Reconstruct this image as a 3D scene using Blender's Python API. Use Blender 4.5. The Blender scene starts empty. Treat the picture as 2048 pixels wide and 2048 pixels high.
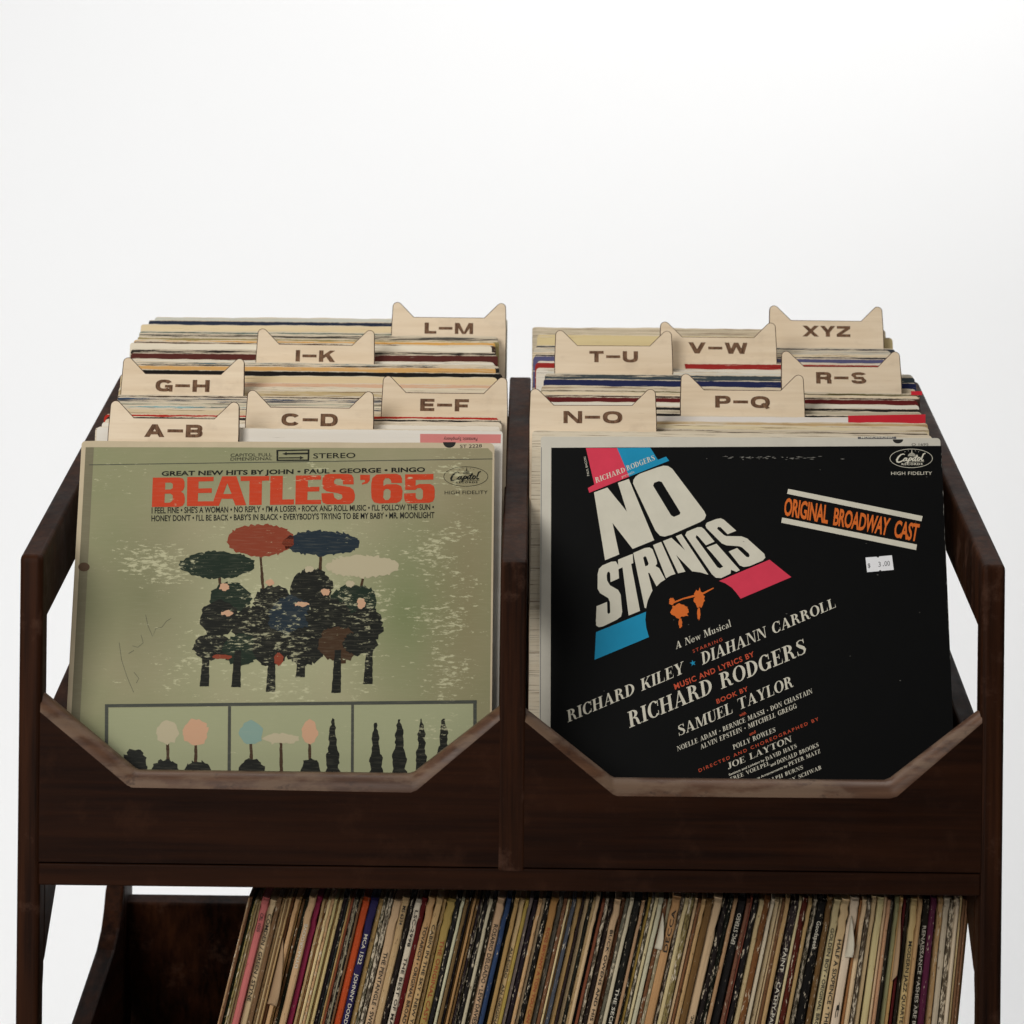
import bpy, bmesh, math, random
from mathutils import Vector, Matrix

random.seed(7)
S = bpy.context.scene
COL = S.collection
MM = 0.001

# ------------------------------------------------------------------ camera
F = 5496.0                                   # focal length in photo pixels (2048 wide)
cam_d = bpy.data.cameras.new('camera')
cam = bpy.data.objects.new('camera', cam_d)
COL.objects.link(cam)
cam_d.sensor_width = 36.0
cam_d.lens = F / 2048.0 * 36.0
cam_d.clip_start = 0.05
cam_d.clip_end = 60.0
CAM_X = 19.5 * MM
cam.location = (CAM_X, -2.0, 0.0)
ROLL, YAW = math.radians(0.60), math.radians(0.542)
cam.matrix_world = (Matrix.Translation(cam.location) @ Matrix.Rotation(YAW, 4, 'Z')
                    @ Matrix.Rotation(math.radians(90), 4, 'X') @ Matrix.Rotation(ROLL, 4, 'Z'))
cam_d.dof.use_dof = True
cam_d.dof.focus_distance = 2.12
cam_d.dof.aperture_fstop = 14.0
S.camera = cam
CAM_M = cam.matrix_world.copy()

# ------------------------------------------------------------------ world, lamps, exposure
w = bpy.data.worlds.new('World')
S.world = w
w.use_nodes = True
w.node_tree.nodes['Background'].inputs[0].default_value = (0.95, 0.97, 1.0, 1)
w.node_tree.nodes['Background'].inputs[1].default_value = 0.03
S.view_settings.view_transform = 'Standard'
S.view_settings.look = 'None'
S.view_settings.exposure = 0.0
S.view_settings.gamma = 1.0
S.render.engine = 'CYCLES'
S.cycles.use_denoising = True
S.cycles.max_bounces = 8


def lamp(name, loc, target, sx, sy, power, color=(1, 1, 1), spread=180):
    d = bpy.data.lights.new(name, 'AREA')
    d.shape = 'RECTANGLE'
    d.size, d.size_y = sx, sy
    d.energy = power
    d.color = color
    d.spread = math.radians(spread)
    o = bpy.data.objects.new(name, d)
    COL.objects.link(o)
    o.location = loc
    o.rotation_euler = (Vector(target) - Vector(loc)).to_track_quat('-Z', 'Y').to_euler()
    return o


lamp('front_softbox_lamp', (-1.10, -1.80, 0.70), (0.0, 0.1, -0.15), 1.1, 1.1, 41, (1.0, 0.965, 0.91))
lamp('overhead_softbox_lamp', (-0.10, 0.22, 1.15), (0.0, 0.30, 0.0), 1.0, 0.6, 10.2, (1.0, 0.97, 0.92))
lamp('backdrop_lamp', (0.75, 1.35, 2.2), (0.30, 3.2, 0.60), 2.4, 0.6, 56, (1.0, 1.0, 1.0))
lamp('backdrop_lamp', (-1.75, 1.30, 0.55), (-0.75, 3.2, 0.0), 0.7, 1.6, 16, (0.98, 0.99, 1.0))

# ------------------------------------------------------------------ helpers
BASE = Vector((0, 0.24, -0.80))              # where the stand's feet meet the floor


def ray(px, py):
    d = Vector(((px - 1024) / F, -(py - 1024) / F, -1.0))
    return (CAM_M.to_3x3() @ d).normalized()


def at(px, py, y):
    """point seen at photo pixel (px,py) in the vertical plane y (mm); returns mm (x,y,z)"""
    o = CAM_M.translation
    d = ray(px, py)
    t = (y * MM - o.y) / d.y
    p = o + d * t
    return p.x / MM, p.y / MM, p.z / MM


def lin(c):
    return tuple(((v / 255.0) / 12.92 if v / 255.0 <= 0.04045 else ((v / 255.0 + 0.055) / 1.055) ** 2.4) for v in c)


def tag(o, label=None, cat=None, group=None, kind=None):
    if label: o['label'] = label
    if cat: o['category'] = cat
    if group: o['group'] = group
    if kind: o['kind'] = kind
    return o


def link(name, me, mats, parent=None, loc=(0, 0, 0), rot=(0, 0, 0)):
    o = bpy.data.objects.new(name, me)
    COL.objects.link(o)
    if not isinstance(mats, (list, tuple)): mats = [mats]
    for m in mats: me.materials.append(m)
    o.location, o.rotation_euler = loc, rot
    if parent: o.parent = parent
    return o


def mesh_from(verts, faces, name='mesh'):
    me = bpy.data.meshes.new(name)
    me.from_pydata([Vector(v) * MM for v in verts], [], faces)
    me.update()
    return me


# ------------------------------------------------------------------ materials
class N:
    def __init__(self, name):
        self.m = bpy.data.materials.new(name)
        self.m.use_nodes = True
        self.t = self.m.node_tree
        self.b = self.t.nodes['Principled BSDF']

    def n(self, kind, **kw):
        nd = self.t.nodes.new(kind)
        for k, v in kw.items():
            if k.startswith('i_'):
                nd.inputs[int(k[2:]) if k[2:].isdigit() else k[2:]].default_value = v
            else:
                setattr(nd, k, v)
        return nd

    def l(self, a, b): self.t.links.new(a, b)

    def coords(self, scale=(1, 1, 1), src='Object', add=None):
        tc = self.n('ShaderNodeTexCoord')
        mp = self.n('ShaderNodeMapping')
        mp.inputs['Scale'].default_value = scale
        self.l(tc.outputs[src], mp.inputs['Vector'])
        out = mp.outputs[0]
        if add is not None:
            va = self.n('ShaderNodeVectorMath', operation='ADD')
            self.l(out, va.inputs[0]); self.l(add, va.inputs[1])
            out = va.outputs[0]
        return out

    def noise(self, vec, scale=1.0, detail=4, rough=0.6):
        nd = self.n('ShaderNodeTexNoise')
        nd.inputs['Scale'].default_value = scale
        nd.inputs['Detail'].default_value = detail
        nd.inputs['Roughness'].default_value = rough
        self.l(vec, nd.inputs['Vector'])
        return nd.outputs['Fac']

    def ramp(self, fac, stops):
        r = self.n('ShaderNodeValToRGB')
        e = r.color_ramp.elements
        while len(e) < len(stops): e.new(0.5)
        for el, (p, c) in zip(e, stops):
            el.position = p
            el.color = (c, c, c, 1) if not isinstance(c, tuple) else (*c, 1)
        self.l(fac, r.inputs[0])
        return r.outputs[0]

    def mix(self, fac, a, b, mode='MIX'):
        mx = self.n('ShaderNodeMix', data_type='RGBA', blend_type=mode)
        for i, v in ((0, fac), (6, a), (7, b)):
            if isinstance(v, tuple): mx.inputs[i].default_value = (*v, 1) if len(v) == 3 else v
            elif isinstance(v, (int, float)): mx.inputs[i].default_value = v
            else: self.l(v, mx.inputs[i])
        return mx.outputs[2]

    def math(self, op, a, b=0.0, clamp=False):
        m = self.n('ShaderNodeMath', operation=op, use_clamp=clamp)
        for i, v in ((0, a), (1, b)):
            if isinstance(v, (int, float)): m.inputs[i].default_value = v
            else: self.l(v, m.inputs[i])
        return m.outputs[0]

    def bump(self, h, strength=0.3, dist=0.0005):
        b = self.n('ShaderNodeBump')
        b.inputs['Strength'].default_value = strength
        b.inputs['Distance'].default_value = dist
        self.l(h, b.inputs['Height'])
        self.l(b.outputs[0], self.b.inputs['Normal'])

    def done(self, color, rough=0.55, spec=0.4):
        if isinstance(color, tuple): self.b.inputs['Base Color'].default_value = (*color, 1)
        else: self.l(color, self.b.inputs['Base Color'])
        if isinstance(rough, (int, float)): self.b.inputs['Roughness'].default_value = rough
        else: self.l(rough, self.b.inputs['Roughness'])
        self.b.inputs['Specular IOR Level'].default_value = spec
        return self.m


def wood(name, axis, dark, light, wornc, worn=0.35, rough=0.48, spec=0.06):
    k = N(name)
    sc = [170, 170, 170]; sc[axis] = 6.0
    oi = k.n('ShaderNodeObjectInfo')
    off = k.n('ShaderNodeCombineXYZ')
    r5 = k.math('MULTIPLY', oi.outputs['Random'], 13.0)
    for i in range(3): k.l(r5, off.inputs[i])
    grain = k.noise(k.coords(tuple(sc), add=off.outputs[0]), 1.0, 6, 0.65)
    big = [22, 22, 22]; big[axis] = 2.2
    fig = k.noise(k.coords(tuple(big), add=off.outputs[0]), 1.0, 3, 0.5)
    f = k.math('ADD', k.math('MULTIPLY', grain, 0.55), k.math('MULTIPLY', fig, 0.45))
    col = k.ramp(f, [(0.38, dark), (0.64, light)])
    wearn = k.noise(k.coords((26, 26, 26), add=off.outputs[0]), 1.0, 7, 0.7)
    wm = k.ramp(wearn, [(0.56, 0.0), (0.70, worn)])
    col = k.mix(wm, col, wornc)
    scr = [30, 30, 30]; scr[axis] = 300
    sn = k.noise(k.coords((140, 40, 260), add=off.outputs[0]), 1.0, 3, 0.6)
    col = k.mix(k.ramp(sn, [(0.70, 0.0), (0.76, 0.12)]), col, wornc)
    rg = k.ramp(wearn, [(0.3, rough - 0.08), (0.7, rough + 0.18)])
    k.bump(grain, 0.25, 0.0004)
    return k.done(col, rg, spec)


DK, LT = (0.0050, 0.0019, 0.0010), (0.038, 0.0125, 0.0048)
W_V = wood('walnut_upright', 2, DK, LT, (0.095, 0.048, 0.032), 0.5)
W_H = wood('walnut_board', 0, (0.0080, 0.0027, 0.0013), (0.0235, 0.0074, 0.0027), (0.060, 0.025, 0.013), 0.2)
W_D = wood('walnut_arm', 1, DK, LT, (0.10, 0.055, 0.04), 0.40)
W_IN = wood('walnut_inside', 0, (0.008, 0.0042, 0.0028), (0.045, 0.020, 0.009), (0.05, 0.025, 0.015), 0.2, 0.75, 0.08)
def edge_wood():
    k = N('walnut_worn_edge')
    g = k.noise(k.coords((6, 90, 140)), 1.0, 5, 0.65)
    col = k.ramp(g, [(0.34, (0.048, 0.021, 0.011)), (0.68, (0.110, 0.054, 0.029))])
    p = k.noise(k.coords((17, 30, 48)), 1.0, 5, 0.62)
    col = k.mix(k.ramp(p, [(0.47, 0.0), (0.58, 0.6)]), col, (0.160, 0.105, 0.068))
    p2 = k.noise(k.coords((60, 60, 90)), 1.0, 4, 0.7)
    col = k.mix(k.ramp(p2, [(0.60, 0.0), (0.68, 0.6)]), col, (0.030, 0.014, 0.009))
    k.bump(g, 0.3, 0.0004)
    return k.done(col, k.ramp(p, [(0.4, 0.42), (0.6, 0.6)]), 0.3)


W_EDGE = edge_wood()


def sleeve_material(name, spine=False):
    """worn card sleeve: the object's colour is the print, its alpha the amount of wear"""
    k = N(name)
    oi = k.n('ShaderNodeObjectInfo')
    off = k.n('ShaderNodeCombineXYZ')
    r = k.math('MULTIPLY', oi.outputs['Random'], 37.0)
    for i in range(3): k.l(r, off.inputs[i])
    wear = oi.outputs['Alpha']
    base = oi.outputs['Color']
    if spine:
        n1 = k.noise(k.coords((620, 20, 130), add=off.outputs[0]), 1.0, 5, 0.72)
        n2 = k.noise(k.coords((700, 60, 210), add=off.outputs[0]), 1.0, 3, 0.6)
        n3 = k.noise(k.coords((55, 8, 14), add=off.outputs[0]), 1.0, 3, 0.5)
    else:
        n1 = k.noise(k.coords((16, 20, 560), add=off.outputs[0]), 1.0, 5, 0.68)
        n2 = k.noise(k.coords((22, 30, 1100), add=off.outputs[0]), 1.0, 4, 0.62)
        n3 = k.noise(k.coords((6, 8, 90), add=off.outputs[0]), 1.0, 3, 0.5)
    # print tone varies a little
    col = k.mix(k.ramp(n3, [(0.35, 0.0), (0.7, 0.35)]), base, k.mix(1.0, base, (0.80, 0.72, 0.62), 'MULTIPLY'))
    # worn to bare board
    thr = k.math('ADD', n1, k.math('MULTIPLY', wear, 0.26))
    m1 = k.ramp(thr, [(0.70, 0.0), (0.74, 0.9)])
    col = k.mix(m1, col, (0.58, 0.50, 0.375))
    thr2 = k.math('ADD', n2, k.math('MULTIPLY', wear, 0.22))
    m2 = k.ramp(thr2, [(0.70, 0.0), (0.75, 0.85)])
    col = k.mix(m2, col, k.mix(1.0, base, (0.34, 0.28, 0.24), 'MULTIPLY'))
    if not spine:
        # bare upper lip of the card
        g = k.n('ShaderNodeTexCoord')
        sep = k.n('ShaderNodeSeparateXYZ')
        k.l(g.outputs['Object'], sep.inputs[0])
        top = k.math('SUBTRACT', 0.3125, sep.outputs[2])
        band = k.math('MULTIPLY', top, 800.0)
        lipn = k.noise(k.coords((160, 10, 160), add=off.outputs[0]), 1.0, 5, 0.75)
        lip = k.math('SUBTRACT', k.math('ADD', k.math('MULTIPLY', lipn, 1.5), k.math('MULTIPLY', wear, 0.5)), band)
        col = k.mix(k.ramp(lip, [(0.30, 0.0), (0.45, 0.9)]), col, (0.60, 0.52, 0.40))
    k.bump(n1, 0.35, 0.0004)
    return k.done(col, 0.6, 0.10)


SLEEVE = sleeve_material('worn_card_sleeve')
SPINE = sleeve_material('worn_card_spine', True)


def paper(name, rgb, rough=0.55, spec=0.12, mottled=0.12):
    k = N(name)
    n = k.noise(k.coords((60, 60, 60)), 1.0, 5, 0.6)
    c = k.mix(k.ramp(n, [(0.35, 0.0), (0.7, mottled * 3)]), rgb, tuple(v * 0.78 for v in rgb))
    return k.done(c, rough, spec)


def scuffed(name, rgb, amount=1.0, rgb2=None, dens=0.0):
    """ink on the green cover, worn through to pale board in streaks; wear gathers where hands rubbed it"""
    k = N(name)
    col = rgb
    tc = k.n('ShaderNodeTexCoord')

    def spot(x, z, rx, rz):
        mp = k.n('ShaderNodeMapping', vector_type='TEXTURE')
        mp.inputs['Location'].default_value = (x * MM, 0, z * MM)
        mp.inputs['Scale'].default_value = (rx * MM, 1, rz * MM)
        k.l(tc.outputs['Object'], mp.inputs['Vector'])
        ln = k.n('ShaderNodeVectorMath', operation='LENGTH')
        k.l(mp.outputs[0], ln.inputs[0])
        return k.math('SUBTRACT', 1.0, ln.outputs['Value'], True)
    if rgb2:
        g = k.noise(k.coords((9, 9, 9)), 1.0, 3, 0.5)
        col = k.mix(k.ramp(g, [(0.36, 0.0), (0.64, 1.0)]), rgb, rgb2)
        col = k.mix(k.math('MULTIPLY', spot(5, 175, 120, 120), 0.85), col, (0.390, 0.390, 0.245))
        col = k.mix(k.math('MULTIPLY', spot(92, 178, 60, 95), 0.85), col, (0.150, 0.180, 0.080))
        col = k.mix(k.math('MULTIPLY', spot(-105, 190, 62, 75), 0.75), col, (0.155, 0.160, 0.085))
        col = k.mix(k.math('MULTIPLY', spot(140, 190, 42, 210), 0.7), col, (0.215, 0.180, 0.100))
    fine = k.noise(k.coords((135, 1, 430)), 1.0, 6, 0.72)
    area = k.noise(k.coords((20, 1, 30)), 1.0, 3, 0.6)
    hot = k.math('MAXIMUM', k.math('MULTIPLY', spot(10, 165, 130, 95), 0.085), k.math('MULTIPLY', spot(122, 150, 42, 200), 0.07))
    hot = k.math('MAXIMUM', hot, k.math('MULTIPLY', spot(-100, 215, 55, 28), 0.10))
    hot = k.math('MAXIMUM', hot, k.math('MULTIPLY', spot(90, 240, 90, 40), 0.075))
    f = k.math('ADD', k.math('ADD', k.math('MULTIPLY', fine, 0.62), k.math('MULTIPLY', area, 0.34)), k.math('ADD', hot, dens))
    m = k.ramp(f, [(0.600, 0.0), (0.635, 0.85 * amount)])
    col = k.mix(m, col, (0.46, 0.45, 0.29))
    fib = k.noise(k.coords((70, 1, 800)), 1.0, 3, 0.6)
    col = k.mix(k.ramp(fib, [(0.50, 0.0), (0.75, 0.10)]), col, (0.40, 0.38, 0.27))
    k.bump(m, 0.15, 0.0002)
    return k.done(col, 0.5, 0.07)


# ------------------------------------------------------------------ the setting
def backdrop():
    pts = []
    for i in range(17):
        a = math.radians(90 * i / 16)
        pts.append((3.2 - 1.2 + 1.2 * math.sin(a), -0.80 + 1.2 - 1.2 * math.cos(a)))
    prof = [(-3.2, -0.80)] + pts + [(3.2, 3.6)]
    v, f = [], []
    for x in (-4.2, 4.2):
        for y, z in prof: v.append((x / MM, y / MM, z / MM))
    n = len(prof)
    for i in range(n - 1): f.append((i, i + 1, n + i + 1, n + i))
    me = mesh_from(v, f)
    for p in me.polygons: p.use_smooth = True
    k = N('white_paper_backdrop')
    k.done((0.86, 0.86, 0.86), 0.9, 0.1)
    tag(link('backdrop', me, k.m), kind='structure')


backdrop()

# ------------------------------------------------------------------ the stand
stand = bpy.data.objects.new('record_stand', None)
COL.objects.link(stand)
stand.location = BASE
stand.empty_display_size = 0.1
tag(stand, 'dark stained wooden record stand with two open bins above a lower shelf', 'record stand')


def stand_part(name, verts, faces, mat, bevel=2.5, seg=3, label=None):
    me = mesh_from([(x - BASE.x / MM, y - BASE.y / MM, z - BASE.z / MM) for x, y, z in verts], faces)
    bm = bmesh.new(); bm.from_mesh(me)
    bmesh.ops.recalc_face_normals(bm, faces=bm.faces)
    bm.to_mesh(me); bm.free()
    o = link(name, me, mat, stand)
    if bevel:
        b = o.modifiers.new('bevel', 'BEVEL')
        b.width = bevel * MM; b.segments = seg; b.limit_method = 'ANGLE'; b.angle_limit = math.radians(25)
        b.harden_normals = False
    for p in me.polygons: p.use_smooth = False
    if label: o['label'] = label
    return o


def prism_x(poly, x0, x1):
    n = len(poly)
    v = [(x0, y, z) for y, z in poly] + [(x1, y, z) for y, z in poly]
    f = [tuple(range(n)), tuple(range(2 * n - 1, n - 1, -1))]
    for i in range(n):
        j = (i + 1) % n
        f.append((i, j, n + j, n + i))
    return v, f


def box(x0, x1, y0, y1, z0, z1):
    return prism_x([(y0, z0), (y1, z0), (y1, z1), (y0, z1)], x0, x1)


for x0, x1, outer in ((-358, -341, 1), (-7, 12, 0), (343, 360, 1)):
    if outer:
        fr_ = [(0, -37), (3, -34.6), (470, 121.5), (470, 64), (23, -81), (23, -340), (20, -353), (20, -800), (0, -800)]
    else:
        fr_ = [(0, -37), (3, -34.6), (470, 121.5), (470, 64), (23, -81), (23, -262), (0, -262)]
    stand_part('side_frame' if outer else 'divider_frame', *prism_x(fr_, x0, x1), W_V, 4.6 if outer else 1.6, 4)
    stand_part('lower_arm', *prism_x([(23.2, -188), (417.5, -56), (417.5, -135), (90, -270), (23.2, -338)] if outer else
               [(23.2, -188), (417.5, -56), (417.5, -120), (23.2, -262)], x0 + .4, x1 - .4), W_D, 2.5)
    if outer:
        stand_part('rear_post', *prism_x([(418, 46.5), (469.6, 63), (469.6, -800), (440, -800), (440, -560), (418, -332)], x0 + .6, x1 - .6), W_V, 2.5)
        stand_part('shelf_side', *prism_x([(417.8, -329), (404, -353), (392, -366), (366, -381), (249, -419), (20.2, -495), (20.2, -655), (417.8, -520)],
                                          x0 + .3, x1 - .3), W_D, 2.5)
    else:
        stand_part('rear_post', *prism_x([(418, 46.5), (469.6, 63), (469.6, -120), (418, -120)], x0 + .6, x1 - .6), W_V, 2.5)

# front rail and floors
stand_part('front_rail', *box(-342, 344, 0.35, 18, -275.6, -259.6), W_H, 1.2)


def sheet(x0, x1, ya, za, yb, zb, th):
    """a board whose upper face runs from (ya,za) to (yb,zb)"""
    d = Vector((yb - ya, zb - za)).normalized()
    n = Vector((d.y, -d.x)) * th
    return prism_x([(ya, za), (yb, zb), (yb + n.x, zb + n.y), (ya + n.x, za + n.y)], x0, x1)


for x0, x1 in ((-342.5, -4), (8, 344.5)):
    stand_part('bin_floor', *sheet(x0, x1, 18.4, -257, 462, -104, 11), W_H, 0.8)
    stand_part('bin_back', *prism_x([(449, -106), (460, -110), (476, 84), (465, 86)], x0, x1), W_H, 0.8)
stand_part('shelf_floor', *sheet(-340.6, 342.6, 22, -633, 482, -481, 12), W_IN, 0.8)
stand_part('shelf_back', *prism_x([(486, -493), (440, -351), (457, -345), (503, -487)], -344.0, 346.0), W_V, 2.0)


def front_panel(P, Q, bottom, mat, edge):
    """board with an open octagonal top: P the inner upper edge, Q where the rounded edge meets the face"""
    y0, y1 = 0.6, 15.4
    n = len(P)
    v, f, mi = [], [], []
    rows = []
    for t in (0.0, 0.30, 0.62, 0.86, 1.0):
        # quarter-round from Q (on the face) to P (on top)
        a = t * math.pi / 2
        fy, fz = 1 - math.cos(a), math.sin(a)
        row = []
        for (px_, pz_), (qx, qz) in zip(P, Q):
            v.append((qx + (px_ - qx) * fz, y0 + 9.5 * fy, qz + (pz_ - qz) * fz))
            row.append(len(v) - 1)
        rows.append(row)
    row = []
    for (px_, pz_) in P:
        v.append((px_, y1, pz_ + 0.4)); row.append(len(v) - 1)
    rows.append(row)
    for a, b in zip(rows, rows[1:]):
        for i in range(n - 1):
            f.append((a[i], a[i + 1], b[i + 1], b[i])); mi.append(1)
    # face
    fb = []
    for (qx, qz) in Q: v.append((qx, y0, bottom)); fb.append(len(v) - 1)
    for i in range(n - 1): f.append((rows[0][i], fb[i], fb[i + 1], rows[0][i + 1])); mi.append(0)
    bb = []
    for (px_, pz_) in P: v.append((px_, y1, bottom)); bb.append(len(v) - 1)
    for i in range(n - 1): f.append((rows[-1][i], rows[-1][i + 1], bb[i + 1], bb[i])); mi.append(0)
    for i in range(n - 1): f.append((fb[i], bb[i], bb[i + 1], fb[i + 1])); mi.append(0)
    o = stand_part('front_panel', v, f, mat, 0)
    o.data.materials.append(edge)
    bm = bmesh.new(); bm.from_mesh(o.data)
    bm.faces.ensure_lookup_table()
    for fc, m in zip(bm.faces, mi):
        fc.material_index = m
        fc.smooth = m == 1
    bm.to_mesh(o.data); bm.free()
    return o


def pq(pxs, y):
    return [(at(px, py, y)[0], at(px, py, y)[2]) for px, py in pxs]


def ends(pts, x0, x1):
    pts = list(pts)
    pts[0] = (x0, pts[0][1]); pts[-1] = (x1, pts[-1][1])
    return pts


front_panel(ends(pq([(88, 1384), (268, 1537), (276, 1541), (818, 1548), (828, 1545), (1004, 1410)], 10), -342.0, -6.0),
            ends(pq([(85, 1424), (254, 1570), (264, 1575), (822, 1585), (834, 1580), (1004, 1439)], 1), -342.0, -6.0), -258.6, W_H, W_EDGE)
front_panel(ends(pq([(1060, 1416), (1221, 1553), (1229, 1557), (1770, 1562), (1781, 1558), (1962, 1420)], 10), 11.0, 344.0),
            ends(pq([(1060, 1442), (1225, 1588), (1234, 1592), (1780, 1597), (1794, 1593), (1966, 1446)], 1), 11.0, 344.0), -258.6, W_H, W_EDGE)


# ------------------------------------------------------------------ flat lettering
def loop_mesh(polys, plane, step=0.004, start=0.0):
    """polys: lists of (x,z) in mm on the sleeve's face; plane: y of the face (mm)"""
    v, f = [], []
    for k, p in enumerate(polys):
        y = plane - start - step * k
        i0 = len(v)
        for x, z in p: v.append((x, y, z))
        f.append(tuple(range(i0, i0 + len(p))))
    me = mesh_from(v, f)
    # every face looks towards -y
    bm = bmesh.new(); bm.from_mesh(me)
    bm.normal_update()
    for fc in bm.faces:
        if fc.normal.y > 0: fc.normal_flip()
    bm.to_mesh(me); bm.free()
    return me


_gc = {}


def sans(text, bold=0.0, res=3, spacing=1.0):
    key = (text, bold, res, spacing)
    if key in _gc: return _gc[key]
    c = bpy.data.curves.new('lettering', 'FONT')
    c.body = text
    c.size = 1.0
    c.offset = bold
    c.resolution_u = res
    c.space_character = spacing
    c.fill_mode = 'FRONT'
    o = bpy.data.objects.new('lettering', c)
    me = bpy.data.meshes.new_from_object(o)
    V = [(p.co.x, p.co.y) for p in me.vertices]
    Fc = [tuple(p.vertices) for p in me.polygons]
    bpy.data.objects.remove(o); bpy.data.curves.remove(c); bpy.data.meshes.remove(me)
    _gc[key] = (V, Fc)
    return V, Fc


CAPH = max(v[1] for v in sans('H')[0])


# a small set of high-contrast serif capitals, cap height 1
TK, TH = 0.185, 0.05


def stroke(pts, ws):
    out = []
    L, R = [], []
    for i, (x, y) in enumerate(pts):
        a = pts[max(i - 1, 0)]; b = pts[min(i + 1, len(pts) - 1)]
        d = Vector((b[0] - a[0], b[1] - a[1]))
        d = d.normalized() if d.length else Vector((1, 0))
        wv = (ws[i] if isinstance(ws, (list, tuple)) else ws) / 2
        L.append((x - d.y * wv, y + d.x * wv)); R.append((x + d.y * wv, y - d.x * wv))
    for i in range(len(pts) - 1):
        out.append([L[i], R[i], R[i + 1], L[i + 1]])
    return out


def rect(x0, y0, x1, y1): return [[(x0, y0), (x1, y0), (x1, y1), (x0, y1)]]


def stem(x, w=TK, s=0.085, top=True, bot=True):
    o = rect(x, 0, x + w, 1)
    if bot: o += rect(x - s, 0, x + w + s, TH)
    if top: o += rect(x - s, 1 - TH, x + w + s, 1)
    return o


def bowl(x, y0, y1, ext, tk=TK):
    pts, cy, ry = [], (y0 + y1) / 2, (y1 - y0) / 2
    out, inn = [], []
    for i in range(13):
        a = math.pi / 2 - math.pi * i / 12
        out.append((x + ext * math.cos(a), cy + ry * math.sin(a)))
        inn.append((x + (ext - tk) * math.cos(a), cy + (ry - TH) * math.sin(a)))
    return [[out[i], inn[i], inn[i + 1], out[i + 1]] for i in range(12)]


def ring(cx, cy, rx, ry, tk, a0=0, a1=360, n=24):
    o = []
    for i in range(n):
        p = []
        for k in (i, i + 1):
            a = math.radians(a0 + (a1 - a0) * k / n)
            p.append(((cx + rx * math.cos(a), cy + ry * math.sin(a)), (cx + (rx - tk) * math.cos(a), cy + (ry - TH * 1.1) * math.sin(a))))
        o.append([p[0][0], p[1][0], p[1][1], p[0][1]])
    return o


def disc(cx, cy, rx, ry, n=20): return [[(cx + rx * math.cos(2 * math.pi * i / n), cy + ry * math.sin(2 * math.pi * i / n)) for i in range(n)]]


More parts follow.
